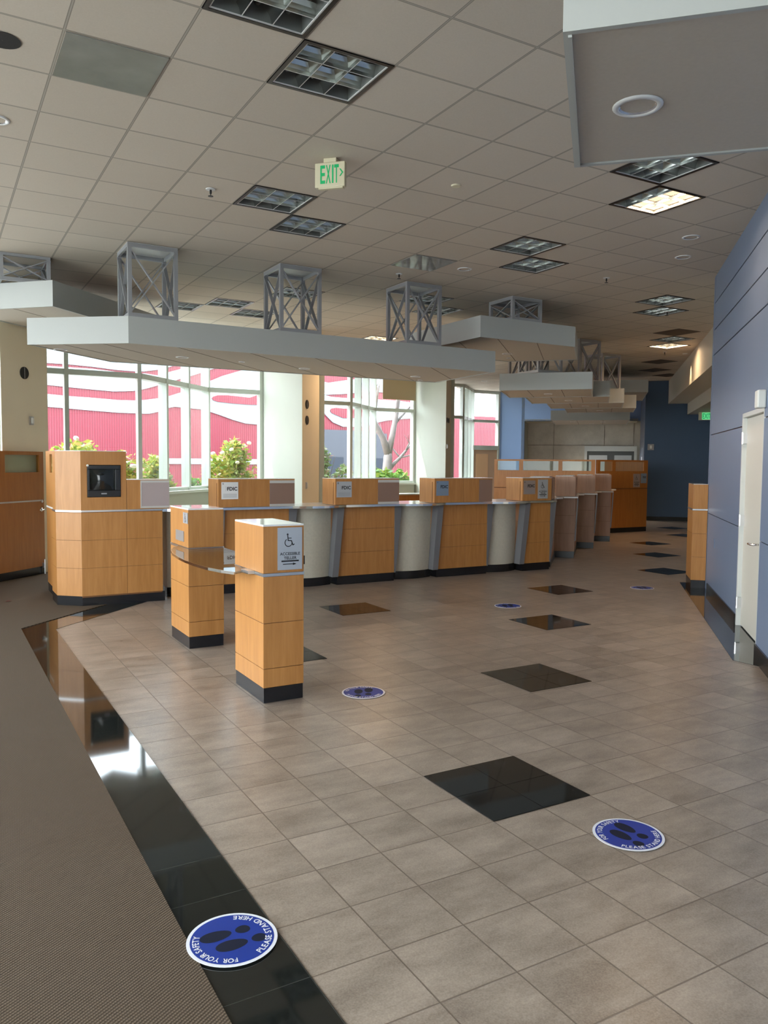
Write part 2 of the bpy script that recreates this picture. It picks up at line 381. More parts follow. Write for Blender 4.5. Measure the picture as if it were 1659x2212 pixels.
def wheelchair(mb, m, T, cx, cz, h, lift=.0012):
    """access symbol, about h tall, as flat strokes"""
    def P(x, z): return (cx+x*h, -lift, cz+z*h)
    def stroke(pts, w):
        for (a, b), (c, d) in zip(pts, pts[1:]):
            dx, dz = c-a, d-b; l = math.hypot(dx, dz); nx, nz = -dz/l*w/2, dx/l*w/2; ex, ez = dx/l*w/3, dz/l*w/3
            mb.add([P(a-ex+nx, b-ez+nz), P(a-ex-nx, b-ez-nz), P(c+ex-nx, d+ez-nz), P(c+ex+nx, d+ez+nz)], [(0, 1, 2, 3)], m, T)
    mb.add([P(-.14+.075*math.cos(2*PI*k/14), .46+.075*math.sin(2*PI*k/14)) for k in range(14)], [tuple(range(14))], m, T)
    stroke([(-.13, .36), (-.10, -.02), (.18, -.04), (.30, -.38), (.42, -.32)], .075)
    stroke([(-.11, .17), (.17, .16)], .06)
    arc = [(-.07+.30*math.cos(t), -.19+.30*math.sin(t)) for t in [math.radians(125+i*235/14) for i in range(15)]]
    stroke(arc, .06)

# ------------------------------------------------------------------ camera
P_, R_ = .0620309, .00785232
cp, sp_, cr, sr = math.cos(P_), math.sin(P_), math.cos(R_), math.sin(R_)
fw = Vector((0, cp, -sp_)); up0 = Vector((0, sp_, cp)); rt0 = Vector((1, 0, 0))
rt = cr*rt0+sr*up0; up = -sr*rt0+cr*up0
A = math.radians(29.8); ca, sa = math.cos(A), math.sin(A)
def w2b(v): return Vector((v.x*ca+v.y*sa, -v.x*sa+v.y*ca, v.z))
rt, up, fw = w2b(rt), w2b(up), w2b(fw)
cam = bpy.data.cameras.new('camera'); co = bpy.data.objects.new('camera', cam); COL.objects.link(co)
co.matrix_world = Matrix.Translation((0, 0, 1.65)) @ Matrix((rt, up, -fw)).transposed().to_4x4()
cam.sensor_fit = 'VERTICAL'; cam.sensor_height = 36; cam.lens = 1706.745/2212*36
cam.clip_end = 300; cam.clip_start = .05
S.camera = co

# ------------------------------------------------------------------ ground, floor
o = MB().face([(-60, -60, -.06), (90, -60, -.06), (90, 90, -.06), (-60, 90, -.06)], 'sidewalk').build('ground'); struct(o)
fl = MB().face([(-4.7, -8.1, -.002), (8.1, -8.1, -.002), (8.1, -2, -.002), (23, 8, -.002), (23, 24, -.002), (12, 24, -.002), (5, 16, -.002), (-4.7, 13, -.002)], 'tile').build('floor'); struct(fl)
# left black band with its 45 degree turn, and the band along the blue wall
MB().prism([(1.02, -3), (1.02, 8.23), (2.26, 9.47), (1.80, 9.47), (.725, 8.39), (.725, -3)], -.001, .0012, 'granite_tile').build('granite_border', fl)
MB().prism([(5.87, 4.27), (9.13, 7.53), (9.6, 7.2), (6.9, 4.5), (5.9, 3.75)], -.001, .0012, 'granite_tile').build('granite_border', fl)
sq = [(2.52, 3.13), (4.034, 4.66), (5.585, 6.245), (7.155, 7.814), (4.121, 7.848), (2.56, 6.24), (9.898, 8.432), (11.558, 10.063), (13.13, 11.61), (16.9, 14.2), (15.4, 12.6), (14.6, 13.05-2.0)]
for (a, b) in sq[:11]:
    h = FT*1.0
    q = MB(); g = .0012
    for sx in (-1, 1):
        for sy in (-1, 1): q.box((a+sx*g, b+sy*g, -.001), (a+sx*h, b+sy*h, .0012), 'granite')
    q.build('granite_inlay', fl)
cp_ = MB().prism([(.725, -3), (.725, 8.39), (1.80, 9.47), (1.80, 10), (1.3, 14.2), (-4.65, 13), (-4.65, -8), (.725, -8)], -.001, .007, 'carpet').build('floor'); struct(cp_)
M['vinyl'] = mat('pale_vinyl_floor', (.56, .50, .41), .4, noise=.05, nscale=3)  # floor behind the counters made pale to bounce sunlight onto the columns
o = MB().prism([(1.9, 10.3), (8.3, 10.3), (13.6, 15.5), (12, 22), (6, 18), (1.4, 14.0), (1.4, 10.3)], -.001, .006, 'vinyl').build('floor'); struct(o)

# ------------------------------------------------------------------ ceiling
lights = [(0, 0, 'off'), (-1, -1, 'off'), (1, 4, 'off'), (2, 5, 'off'), (5, 0, 'off'), (6, 1, 'half'), (6, 4, 'off'), (7, 5, 'off'),
          (12, 6, 'off'), (13, 7, 'off'), (17, 10, 'off'), (18, 11, 'on'), (3, 12, 'off'), (4, 13, 'off'), (2, 13, 'off'), (4, 10, 'off'), (8, 10, 'off'), (7, 9, 'off'), (9, 15, 'on')]
holes = {(i, j) for i, j, _ in lights}
mb = MB()
OUT = [(-4.75, -8.15), (8.15, -8.15), (8.15, -3.9), (3.2, 1.0), (9.3, 7.0), (13, 8.5), (23.5, 12), (24, 19), (18.6, 23.2), (16.9, 22.05), (15.9, 22.05), (14.45, 20.65), (12.8, 20.65), (12.8, 19.03), (10.4, 19.03), (8.95, 17.65), (7.1, 17.65), (7.1, 15.93), (4.8, 15.93), (3.05, 14.1), (.75, 14.1), (.75, 12.35), (-.75, 12.35), (-2.45, 10.65), (-4.75, 10.65)]
def inside(x, y):
    c = False
    for (ax, ay), (bx, by) in zip(OUT, OUT[1:]+OUT[:1]):
        if (ay > y) != (by > y) and x < (bx-ax)*(y-ay)/(by-ay)+ax: c = not c
    return c
i0, i1, j0, j1 = -11, 36, -21, 32
for j in range(j0, j1):
    for i in range(i0, i1):
        a, b = CU+i*TILE, CV+j*TILE
        if not any(inside(a+dx*TILE, b+dy*TILE) for dx in (.25, .5, .75) for dy in (.25, .5, .75)): holes.add((i, j))
for j in range(j0, j1):   # tiles in strips, leaving an opening at every recessed light
    i = i0
    while i < i1:
        if (i, j) in holes: i += 1; continue
        k = i
        while k < i1 and (k, j) not in holes: k += 1
        a, b = CU+i*TILE, CU+k*TILE; c, d = CV+j*TILE, CV+(j+1)*TILE
        mb.face([(a, c, CH), (a, d, CH), (b, d, CH), (b, c, CH)], 'ceil'); i = k
ceil = struct(mb.build('ceiling'))
o = MB().prism(OUT, CH+.22, CH+.30, 'dark').prism([p for p in OUT], CH+.02, CH+.021, 'dark').build('ceiling') if False else MB().prism(OUT, CH+.22, CH+.30, 'dark').build('ceiling'); struct(o)
o = MB()
for p, q in zip(OUT, OUT[1:]+OUT[:1]): o.bar((*p, CH+.11), (*q, CH+.11), .06, .24, 'fascia')
struct(o.build('trim_2'))
def troffer():
    t = empty('ceiling_light', (0, 0, CH)); h = TILE/2-.004
    f = MB(); w = .026
    for a, b in (((-h, -h), (h, -h+w)), ((-h, h-w), (h, h)), ((-h, -h+w), (-h+w, h-w)), ((h-w, -h+w), (h, h-w))):
        f.box((*a, -.006), (*b, .012), 'black')
    f.build('frame', t)
    g = h-w-.003; b = MB()
    for a, c in (((-g-.004, -g-.004), (g+.004, -g)), ((-g-.004, g), (g+.004, g+.004)), ((-g-.004, -g), (-g, g)), ((g, -g), (g+.004, g))):
        b.box((*a, .0), (*c, .13), 'louver_box')
    b.box((-g, -g, .126), (g, g, .13), 'louver_box'); b.build('housing', t)
    l = MB()
    for s in (-1, 1):
        l.box((-g, s*g-.006, -.002), (g, s*g+.006, .004), 'rail'); l.box((s*g-.006, -g, -.002), (s*g+.006, g, .004), 'rail')
    for ax in (0, 1):
        for s in (-1, 1):
            c = s*g/3
            for d, n in ((1, 1), (-1, -1)):   # tapered parabolic blade: thin at the foot, wide at the top
                prof = [(.003, 0), (.006, .02), (.014, .045), (.030, .07)]
                for (r0, z0), (r1, z1) in zip(prof, prof[1:]):
                    q = [(c+d*r0, -g, z0), (c+d*r0, g, z0), (c+d*r1, g, z1), (c+d*r1, -g, z1)]
                    if ax: q = [(y, x, z) for x, y, z in q]
                    l.face(q, 'louver')
            q = [(c-.003, -g, 0), (c+.003, -g, 0), (c+.003, g, 0), (c-.003, g, 0)]
            if ax: q = [(y, x, z) for x, y, z in q]
            l.face(q, 'rail')
    l.build('louver', t)
    for s in (-1, 0, 1): MB().tube([(s*g*.667, -g+.01, .095), (s*g*.667, g-.01, .095)], .016, 10, 'lamp_off').build('lamp', t, smooth=True)
    return t
proto = troffer(); first = True
LL = {(0, 0): 'dark nine-cell louver light, the nearest whole one, next to the cut-off one', (-1, -1): 'louver light with bright cell highlights cut off by the top edge',
      (1, 4): 'bluish louver light directly below the hanging exit sign, farther from the counters', (2, 5): 'bluish louver light below the hanging exit sign, nearer the counters',
      (5, 0): 'dark louver light partly behind the near square canopy', (6, 1): 'louver light with two of three lamp rows glowing warm',
      (6, 4): 'unlit louver light over the hall centre with dim highlights', (7, 5): 'louver light over the hall centre with bright streaked cells',
      (12, 6): 'faint louver light near the blue wall end, upper of the distant pair', (13, 7): 'faint louver light near the blue wall end, lower of the distant pair',
      (17, 10): 'far pale louver light just above the far glowing one', (18, 11): 'far ceiling light glowing warm white all over',
      (3, 12): 'pale louver light seen behind the first truss tower, nearer one of the group', (4, 13): 'pale louver light low behind the long canopy, right of the first tower',
      (2, 13): 'pale louver light directly against the first truss tower', (4, 10): 'pale louver light glimpsed through the second truss tower', (8, 10): 'pale louver light glimpsed behind the third truss tower', (7, 9): 'pale louver light touching the left edge of the third truss tower', (9, 15): 'warm glowing ceiling light just over the long canopy edge, beside the third truss tower'}
for i, j, st in lights:
    t = proto if first else copy_tree(proto); first = False
    t.location = (CU+(i+.5)*TILE, CV+(j+.5)*TILE, CH)
    tag(t, LL[(i, j)], 'ceiling light', 'recessed louver lights in the ceiling')
    if st != 'off':
        lamps = [c for c in t.children if c.name.startswith('lamp')]
        for c in lamps:
            if st == 'on' or c.data.vertices[0].co.x > -.1:
                me = c.data.copy(); me.materials[0] = M['lamp_on']; c.data = me
        g = TILE/2-.04
        x0 = -g if st == 'on' else -g/3
        MB().box((x0, -g, .030), (g, g, .033), 'lens_on').build('lens', t, label='glowing warm lens')
        la = bpy.data.lights.new('lamp_glow', 'AREA'); la.shape = 'RECTANGLE'; la.size = g-x0-.02; la.size_y = 2*g-.02; la.energy = 30 if st == 'half' else (80 if i < 15 else 40); la.color = (1, .68, .42)
        lo = bpy.data.objects.new('lamp_glow', la); COL.objects.link(lo); lo.parent = t; lo.location = ((x0+g)/2, 0, .026)
# other panels set in the grid
def panel(i, j, m, name, label, cat, d=.006):
    a, b = CU+i*TILE+.012, CV+j*TILE+.012
    f = MB().box((a, b, CH-d), (a+TILE-.024, b+TILE-.024, CH-.001), m).build(name); tag(f, label, cat); return f
panel(-2, 1, 'lens_grey', 'ceiling_panel', 'smeared grey-green translucent panel among the ceiling tiles', 'ceiling panel')
panel(5, 6, 'lens_shiny', 'ceiling_panel', 'shiny mottled panel near the third truss tower', 'ceiling panel')
panel(16, 9, 'brown_panel', 'ceiling_grille', 'brown grille between the two distant pairs of lights', 'grille')
panel(21, 14, 'brown_panel', 'ceiling_grille', 'dark brown grille, the first past the far glowing light', 'grille')
panel(23, 16, 'brown_panel', 'ceiling_grille', 'thin dark grille near the far navy wall, middle one', 'grille')
panel(25, 17, 'brown_panel', 'ceiling_grille', 'thin dark grille closest to the far navy wall', 'grille')
def downlight(x, y, z, r, name, parent=None, label=None, group=None, hole=False):
    """a round recessed can: ring flange and a reflector cone below the board face"""
    ring = MB().lathe([(r*.74, -.001), (r*.78, -.008), (r*.95, -.007), (r, -.002), (r, 0)], 28, 'dl_ring')
    t = empty(name, (x, y, z))
    ring.build('ring', t, smooth=True)
    inn = MB().lathe([(r*.75, -.004), (r*.66, .002), (r*.5, .006), (r*.22, .008), (.001, .008)], 28, 'dark' if hole else 'dl_in')
    inn.build('reflector', t, smooth=True)
    if parent: t.parent = parent
    if label: tag(t, label, 'downlight', group)
    return t
for x, y, lb in [(5.972, 8.403, 'small round ceiling downlight beside the shiny panel above the third tower'), (7.237, 5.959, 'faint round downlight near the blue wall, nearer of two'),
                 (7.843, 6.563, 'faint round downlight near the blue wall, farther of two'), (.47, 6.56, 'white round downlight cut by the frame edge over the carpet'),
                 (14.474, 19.28, 'bright round downlight over the corner windows')]:
    downlight(x, y, CH-.001, .095, 'downlight', None, lb, 'round downlights in the tile ceiling')
o = MB().lathe([(.10, -.001), (.103, -.004), (.001, -.004)], 28, 'dark', Matrix.Translation((.425, 5.325, CH))).build('ceiling_hole'); tag(o, 'open black round hole left in a ceiling tile', 'hole')
o = MB().lathe([(.045, -.001), (.04, -.012), (.001, -.014)], 20, 'exit_case', Matrix.Translation((4.126, 5.957, CH))).build('ceiling_sensor'); tag(o, 'small pale round sensor on the ceiling right of the exit sign', 'sensor')
for k, (x, y, lb) in enumerate([(2.27, 7.188, 'sprinkler head left of the two bluish lights'), (5.385, 9.055, 'sprinkler head above the third truss tower'), (7.849, 7.806, 'sprinkler head past the streaked louver light'),
                 (10.39, 8.981, 'sprinkler head just below the distant pair of lights'), (14.02, 12.149, 'sprinkler head beyond the far glowing light')]):
    t = empty('sprinkler', (x, y, CH)); tag(t, lb, 'sprinkler', 'ceiling sprinkler heads')
    MB().lathe([(.001, -.001), (.045, -.002), (.042, -.008), (.001, -.010)], 18, 'dl_ring').build('flange', t)
    MB().lathe([(.010, -.008), (.010, -.04), (.004, -.05), (.004, -.06), (.024, -.064), (.024, -.068), (.001, -.07)], 14, 'black').build('head', t)

# ------------------------------------------------------------------ hanging canopies and truss towers
def canopy(poly, z0, z1, label, joints=(), lights_=(), extra=None):
    t = empty('hanging_canopy', (poly[0][0], poly[0][1], z0)); tag(t, label, 'canopy', None)
    L0 = [(p[0]-poly[0][0], p[1]-poly[0][1]) for p in poly]
    n = len(L0)
    ar = sum(a[0]*b[1]-b[0]*a[1] for a, b in zip(L0, L0[1:]+L0[:1]))
    if ar < 0: L0 = L0[::-1]
    def inset(P, d):
        out = []
        for i in range(len(P)):
            a, b, c = Vector(P[i-1]), Vector(P[i]), Vector(P[(i+1) % len(P)])
            e1, e2 = (b-a).normalized(), (c-b).normalized(); n1, n2 = Vector((-e1.y, e1.x)), Vector((-e2.y, e2.x))
            k = (n1+n2); k = k/(1+n1.dot(n2)); out.append(tuple(b+k*d))
        return out
    I = inset(L0, .022)
    h = z1-z0
    f = MB()   # upstand ring
    for i in range(n):
        j = (i+1) % n
        f.add([(*L0[i], -.004), (*L0[j], -.004), (*L0[j], h), (*L0[i], h), (*I[i], -.004), (*I[j], -.004), (*I[j], h), (*I[i], h)],
              [(0, 1, 2, 3), (5, 4, 7, 6), (3, 2, 6, 7), (1, 0, 4, 5)], 'fascia')
    f.build('fascia', t)
    MB().prism(I, .004, .02, 'ceil_tray').build('soffit_board', t)
    MB().prism(I, h-.02, h-.005, 'fascia').build('top_board', t)
    if joints:
        j = MB()
        for (a, b) in joints:
            a = Vector((a[0]-poly[0][0], a[1]-poly[0][1], .0035)); b = Vector((b[0]-poly[0][0], b[1]-poly[0][1], .0035))
            j.bar(a, b, .011, .003, 'groove_grey')
        j.build('joint_strips', t)
    for (x, y, r, hole) in lights_:
        downlight(x-poly[0][0], y-poly[0][1], .003, r, 'downlight', t, hole=hole)
    return t
M['groove_grey'] = mat('joint_shadow_gap', (.16, .13, .10), .7)
ZL0, ZL1, ZH0, ZH1 = 2.99, 3.292, 3.475, 3.78
canopy([(1.98, 9.33), (7.2, 9.33), (7.3, 11.05), (2.15, 11.25), (1.0, 10.10)], ZL0, ZL1, 'longest grey canopy, over the facing teller row, with three tall truss towers',
       joints=[((u, 9.36), (u+1.78, 11.14)) for u in (2.52, 3.42, 4.30, 5.18)]+[((6.08, 9.36), (7.24, 10.52)), ((1.74, 9.58), (3.34, 11.18)), ((1.36, 9.90), (2.66, 11.20))],
       lights_=[(2.85, 10.25, .085, False), (4.68, 10.5, .085, False), (6.56, 10.5, .085, False), (1.40, 10.38, .085, True), (3.66, 10.27, .045, False), (6.9, 10.9, .045, False)])
canopy([(6.9, 9.3), (8.72, 9.3), (9.85, 10.43), (9.0, 11.3), (6.9, 11.3)], ZH0, ZH1, 'short grey canopy with one low truss tower, past the long one',
       joints=[((7.25, 9.35), (9.1, 11.2)), ((8.0, 9.35), (9.4, 10.8)), ((6.95, 9.9), (8.3, 11.25))], lights_=[(8.35, 10.5, .09, False), (8.7, 10.9, .04, False)])
canopy([(1.31, 10.3), (3.4, 12.39), (2.5, 13.4), (.82, 11.78), (.5, 12.0), (-.35, 11.96)], ZH0+.02, ZH1+.02, 'pale canopy with a low truss tower at the frame edge over the half door',
       joints=[((.9, 10.75), (2.6, 12.45)), ((.3, 11.35), (.75, 11.8))])
st = (1.40, .95)
for k in range(4):
    f0 = (10.2+st[0]*k, 10.42+st[1]*k); L = 1.18; W = 1.16
    P = [(f0[0]-W, f0[1]+W), f0, (f0[0]+L, f0[1]+L), (f0[0]+L-W, f0[1]+L+W)]
    canopy(P, ZL0, ZL1, ['first stepped canopy over the angled counters, widest visible grey front', 'second stepped canopy over the angled counters, small grey end showing',
                         'third stepped canopy over the angled counters, darker beige end', 'fourth stepped canopy over the angled counters, end glowing orange'][k],
           joints=[((f0[0]-W*.33+.02, f0[1]+W*.33+.02), (f0[0]-W*.33+L-.03, f0[1]+W*.33+L-.03)), ((f0[0]-W*.7+.02, f0[1]+W*.7+.02), (f0[0]-W*.7+L-.03, f0[1]+W*.7+L-.03))],
           lights_=[(f0[0]-W/2+L*.55, f0[1]+W/2+L*.55, .085, False)])
canopy([(15.6, 14.0), (17.6, 16.0), (15.8, 17.8), (13.8, 15.8)], ZH0, ZH1, 'raised beige canopy nearest the navy wall', joints=[((15, 14.6), (17, 16.6))])
canopy([(16.6, 18.7), (18.25, 17.05), (20.3, 19.1), (18.65, 20.75)], 3.0, 3.3, 'cream canopy hanging in front of the concrete wall',
       joints=[((17.15, 18.15), (19.2, 20.2)), ((17.7, 17.6), (19.75, 19.65))], lights_=[(17.7, 18.9, .09, False), (18.5, 18.4, .09, False), (19.1, 19.5, .09, False)])
nc = canopy([(1.73, 1.93), (2.82, .84), (3.64, 1.66), (2.55, 2.75)], ZL0, ZL1, 'big near grey canopy with one round downlight, by the blue wall')
downlight(2.33-1.73, 2.18-1.93, .003, .092, 'downlight', nc)
e = MB()
e.bar((.03, .0, -.006), (.82, .79, -.006), .012, .012, 'fascia'); e.build('edge_bead', nc)

def tower(w, h):
    t = empty('truss_tower', (0, 0, 0)); p = .045
    for x in (0, w-p):
        for y in (0, w-p): MB().box((x, y, .004), (x+p, y+p, h-.004), 'truss').build('post', t)
    for z in (.004, h-.05):
        m = MB(); 
        for a, b in (((p, 0), (w-p, .03)), ((p, w-.03), (w-p, w)), ((0, p), (.03, w-p)), ((w-.03, p), (w, w-p))): m.box((*a, z), (*b, z+.045), 'truss')
        m.build('ring_frame', t)
    m = MB().box((0, 0, h-.004), (w, w, h-.001), 'rail').build('top_plate', t)
    za, zb = .05, h-.06
    for ax in (0, 1):
        for c in (.018, w-.018):
            for s in (0, 1):
                a, b = (p*.6, w-p*.6) if s == 0 else (w-p*.6, p*.6)
                off = c+(.008 if s else -.008)
                q0, q1 = ((a, off, za), (b, off, zb)) if ax == 0 else ((off, a, za), (off, b, zb))
                MB().bar(q0, q1, .012, .040, 'truss', up=((0, 1, 0) if ax == 0 else (1, 0, 0))).build('brace', t)
    return t
tL = tower(.57, CH-ZL1); tH = tower(.57, CH-ZH1); fL = fH = True
for x, y, lo, lb in [(1.985, 9.345, 1, 'tall steel truss tower, nearest one at the long canopy corner'), (3.835, 9.345, 1, 'tall steel truss tower in the middle of the long canopy'),
                 (5.687, 9.345, 1, 'tall steel truss tower near the far end of the long canopy'), (7.50, 9.33, 0, 'low steel truss tower on the short grey canopy'),
                 (.76, 10.60, 0, 'low steel truss tower cut by the frame edge'), (9.45, 11.0, 1, 'truss tower rising behind the short grey canopy'),
                 (11.14, 11.75, 1, 'pale truss tower behind the first stepped canopy'), (13.0, 12.98, 1, 'pale truss tower over the stepped canopies, farthest one'), (10.1, 12.1, 1, 'truss tower whose legs show beneath the short grey canopy')]:
    if lo: t = tL if fL else copy_tree(tL); fL = False; z = ZL1-.003
    else: t = tH if fH else copy_tree(tH); fH = False; z = ZH1-.003+(.02 if x < 1 else 0)
    t.location = (x, y, z)
    if not lo and x < 1: t.location.z -= .0
    tag(t, lb, 'truss tower', 'truss towers that carry the canopies')

# ------------------------------------------------------------------ walls
def wallbox(name, p, q, z0, z1, th, m, side=1):
    """vertical slab along p->q, thickness to the left of the direction (side=1) or right (-1)"""
    p, q = Vector((*p, 0)), Vector((*q, 0)); d = (q-p).normalized(); n = Vector((-d.y, d.x, 0))*side*th
    o = MB().prism([tuple(p[:2]), tuple(q[:2]), tuple((q+n)[:2]), tuple((p+n)[:2])], z0, z1, m).build(name); return struct(o)
D1, D2 = 2.0, 1.865
def on(D, u): return (u, u-D)
zt = [0, 1.012, 1.02, 2.045, 2.059, 3.085, 3.10, 3.415, 3.43, 3.765, 3.78, CH]
def grooved(name, ua, ub, D, th, z0=0, uhi=None):
    """blue wall clad in boards with open dark joints"""
    mb = MB(); a, b = on(D, ua), on(D, ub); n = (th*R2, -th*R2)
    def slab(z0, z1, ins, m):
        i = ins*R2
        mb.prism([(a[0]+i, a[1]-i), (b[0]+i, b[1]-i), (b[0]+n[0], b[1]+n[1]), (a[0]+n[0], a[1]+n[1])], z0, z1, m)
    for k in range(0, len(zt)-1):
        if zt[k+1] <= z0: continue
        if k % 2 == 0: slab(max(zt[k], z0), zt[k+1], 0, 'blue')
        else: slab(max(zt[k], z0), zt[k+1], .012, 'kick')
    o = mb.build(name); return struct(o)
grooved('wall_right', 7.24, 9.06, D1, .2)
grooved('wall_right', 6.40, 7.24, D1, .2, z0=2.18)
grooved('wall_right', 2.0, 6.045, D2, .35)
wallbox('wall_right', on(D2, 2.0), (8.0, -3.87), 0, CH, .2, 'wall_cream', 1)
wallbox('wall_right', on(D1, 6.045), on(D1, 6.40), 0, CH, .2, 'blue', -1)
wallbox('baseboard_right', on(D1, 7.27), on(D1, 8.86), 0, .10, .014, 'kick', 1)
wallbox('baseboard_right', on(D2, 2.0), on(D2, 6.05), 0, .14, .014, 'kick', 1)
wallbox('wall_right', (9.06, 7.06), (9.5, 6.6), 0, CH, .12, 'blue', -1)
# door in the blue wall
T = Matrix.Translation((*on(D1, 7.20), 0)) @ Matrix.Rotation(math.radians(225), 4, 'Z')  # x runs toward the camera along the wall, +y into it... 
dr = empty('door_1', (*on(D1, 7.24), 0), math.radians(225)); struct(dr)
# local x along (-1,-1), local y along (1,-1): +y is into the wall
MB().box((.045, .03, .012), (1.10, .075, 2.13), 'door').build('leaf', dr, bevel=.003)
f = MB(); f.box((0, -.012, 0), (.045, .12, 2.18), 'doorframe'); f.box((1.10, -.012, 0), (1.145, .12, 2.18), 'doorframe'); f.box((0, -.012, 2.135), (1.145, .12, 2.18), 'doorframe'); f.build('door_frame', dr, bevel=.003)
for z in (1.93, 1.09, .24):
    h = MB(); h.box((.025, -.006, z-.055), (.07, .03, z+.055), 'metal'); h.tube([(.047, -.012, z-.06), (.047, -.012, z+.06)], .010, 8, 'chrome'); h.build('hinge', dr)
h = MB(); h.lathe([(.001, 0), (.03, 0), (.03, .012), (.001, .014)], 16, 'chrome', Matrix.Translation((1.0, .03, .93)) @ Matrix.Rotation(PI/2, 4, 'X'))
h.tube([(1.0, .03, .93), (1.0, -.045, .93), (.985, -.06, .93), (.86, -.06, .925)], .011, 10, 'chrome'); h.build('handle', dr, smooth=True)
MB().lathe([(.001, 0), (.026, 0), (.024, .016), (.001, .018)], 16, 'chrome', Matrix.Translation((1.0, .03, 1.05)) @ Matrix.Rotation(PI/2, 4, 'X')).build('deadbolt', dr)
MB().box((.93, .027, 1.86), (1.0, .030, 2.02), 'red_ink').build('notice', dr, label='small red notice')
o = MB().box((0, -.07, 0), (.13, 0, .15), 'alarm').build('wall_alarm', bevel=.012); o.location = (6.09, 6.09-D2, 2.13); o.rotation_euler = (0, 0, math.radians(225)); tag(o, 'white alarm box at the corner above the off-white door', 'alarm')
o = MB().box((0, -.006, 0), (.07, 0, .11), 'blue').build('wall_outlet'); o.location = (*on(D1, 8.55), .62); o.rotation_euler = (0, 0, math.radians(225)); tag(o, 'blue painted outlet plate low on the blue wall', 'outlet')
# far walls
wallbox('wall_right', (9.5, 6.6), (13, 8.4), 0, CH, .2, 'wall_cream', -1)
wallbox('wall_right', (13, 8.4), (23.6, 11.9), 0, CH, .2, 'wall_cream', -1)
wallbox('wall_right', (23.6, 11.9), (24, 19), 0, CH, .2, 'wall_cream', -1)
wallbox('wall_back', (24, 19), (22.2, 19.0), 0, CH, .2, 'wall_cream', -1)
def w135(name, s, u0, u1, z0, z1, th, m):
    return wallbox(name, (u0, s-u0), (u1, s-u1), z0, z1, th, m, 1)
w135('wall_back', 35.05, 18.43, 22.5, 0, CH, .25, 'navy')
w135('baseboard_back', 35.02, 18.43, 22.0, 0, .12, .02, 'kick')
wallbox('wall_back', (18.43, 16.63), (20.45, 18.64), 0, CH, .2, 'blue', -1)
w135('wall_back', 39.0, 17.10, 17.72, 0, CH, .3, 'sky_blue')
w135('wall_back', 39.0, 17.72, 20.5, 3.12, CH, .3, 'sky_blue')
w135('wall_back', 41.0, 18.2, 22.4, 0, CH, .25, 'concrete')
wallbox('wall_back', (17.72, 21.28), (18.8, 22.36), 0, CH, .1, 'wall_cream', 1)
wallbox('wall_back', (20.5, 18.6), (21.6, 19.7), 0, CH, .1, 'wall_cream', -1)
o = MB().prism([(17.72, 21.28), (20.35, 18.65), (21.6, 19.9), (18.9, 22.5)], 3.12, 3.18, 'wall_mid').build('ceiling'); struct(o)
jn = MB()
for u in (19.37, 20.6, 21.3): jn.bar((u-.006, 41-u-.006, .05), (u-.006, 41-u-.006, 3.1), .02, .01, 'groove_grey', up=(1, -1, 0))
jn.bar((18.7, 22.3-.012, 2.33), (21.3, 19.7-.012, 2.33), .02, .01, 'groove_grey'); struct(jn.build('trim_1'))
# lobby door in the concrete wall
dd = empty('door_2', (20.12, 20.86, 0), math.radians(-45)); struct(dd)
g = MB(); W = 1.77
g.box((0, -.10, 0), (.09, .0, 2.3), 'doorframe'); g.box((W-.09, -.10, 0), (W, 0, 2.3), 'doorframe'); g.box((.09, -.10, 2.12), (W-.09, 0, 2.3), 'doorframe'); g.build('door_frame', dd)
MB().box((.16, -.06, 0), (.78, -.03, 1.98), 'glassdoor_panel').build('leaf', dd); MB().box((1.02, -.06, 0), (1.6, -.03, 1.98), 'glassdoor_panel').build('leaf', dd)
MB().box((.09, -.03, 0), (W-.09, -.005, 2.12), 'corr_dark').build('backing', dd)
d3 = empty('door_3', (19.25, 17.39, 0), math.radians(45)); struct(d3)
MB().box((0, .0, 0), (.85, .03, 2.3), 'doorframe').build('leaf', d3)
MB().box((.1, .03, 1.0), (.14, .06, 1.9), 'metal').build('handle', d3)
o = empty('wall_keypad', (18.47, 16.58, 2.18), math.radians(-45)); tag(o, 'small grey keypad with a white centre on the far navy wall', 'keypad')
MB().box((.03, -.03, -.09), (.21, -.003, .09), 'grey_plate').build('case', o, bevel=.006); MB().box((.09, -.045, -.045), (.15, -.028, .05), 'alarm').build('button', o, bevel=.006)
# bulkheads on the far right
def bulk(name, Da, ua, ub, z0, z1, m):
    return wallbox(name, on(Da, ua), on(Da, ub), z0, z1, .8, m, -1)
o = MB().prism([on(2.70, 12.0), on(2.70, 18.85), on(3.45, 19.25), on(3.45, 12.4)], 3.45, CH, 'wall_mid').build('wall_bulkhead'); struct(o)
o = MB().prism([on(3.45, 12.4), on(3.45, 19.2), on(5.5, 20.2), on(5.5, 13.4)], 3.13, CH, 'wall_mid').build('wall_bulkhead'); struct(o)
sp = bpy.data.lights.new('wall_spot', 'SPOT'); sp.energy = 90; sp.color = (1, .72, .42); sp.spot_size = math.radians(58); sp.spot_blend = .3; sp.shadow_soft_size = .03
so = bpy.data.objects.new('wall_spot', sp); COL.objects.link(so); so.location = (14.62, 14.62-2.70+.18, CH-.05); so.rotation_euler = (0, math.radians(4), 0)
downlight(14.62, 14.62-2.70+.18, CH-.001, .06, 'downlight', None, 'lit downlight washing the cream bulkhead with warm light')
sp = bpy.data.lights.new('wall_spot', 'SPOT'); sp.energy = 12; sp.color = (.95, .92, 1); sp.spot_size = math.radians(70); sp.spot_blend = .8; sp.shadow_soft_size = .05
so = bpy.data.objects.new('wall_spot', sp); COL.objects.link(so); so.location = (7.237, 5.959, CH-.03)  # faint spot added for the soft wall scallop; this downlight is unlit

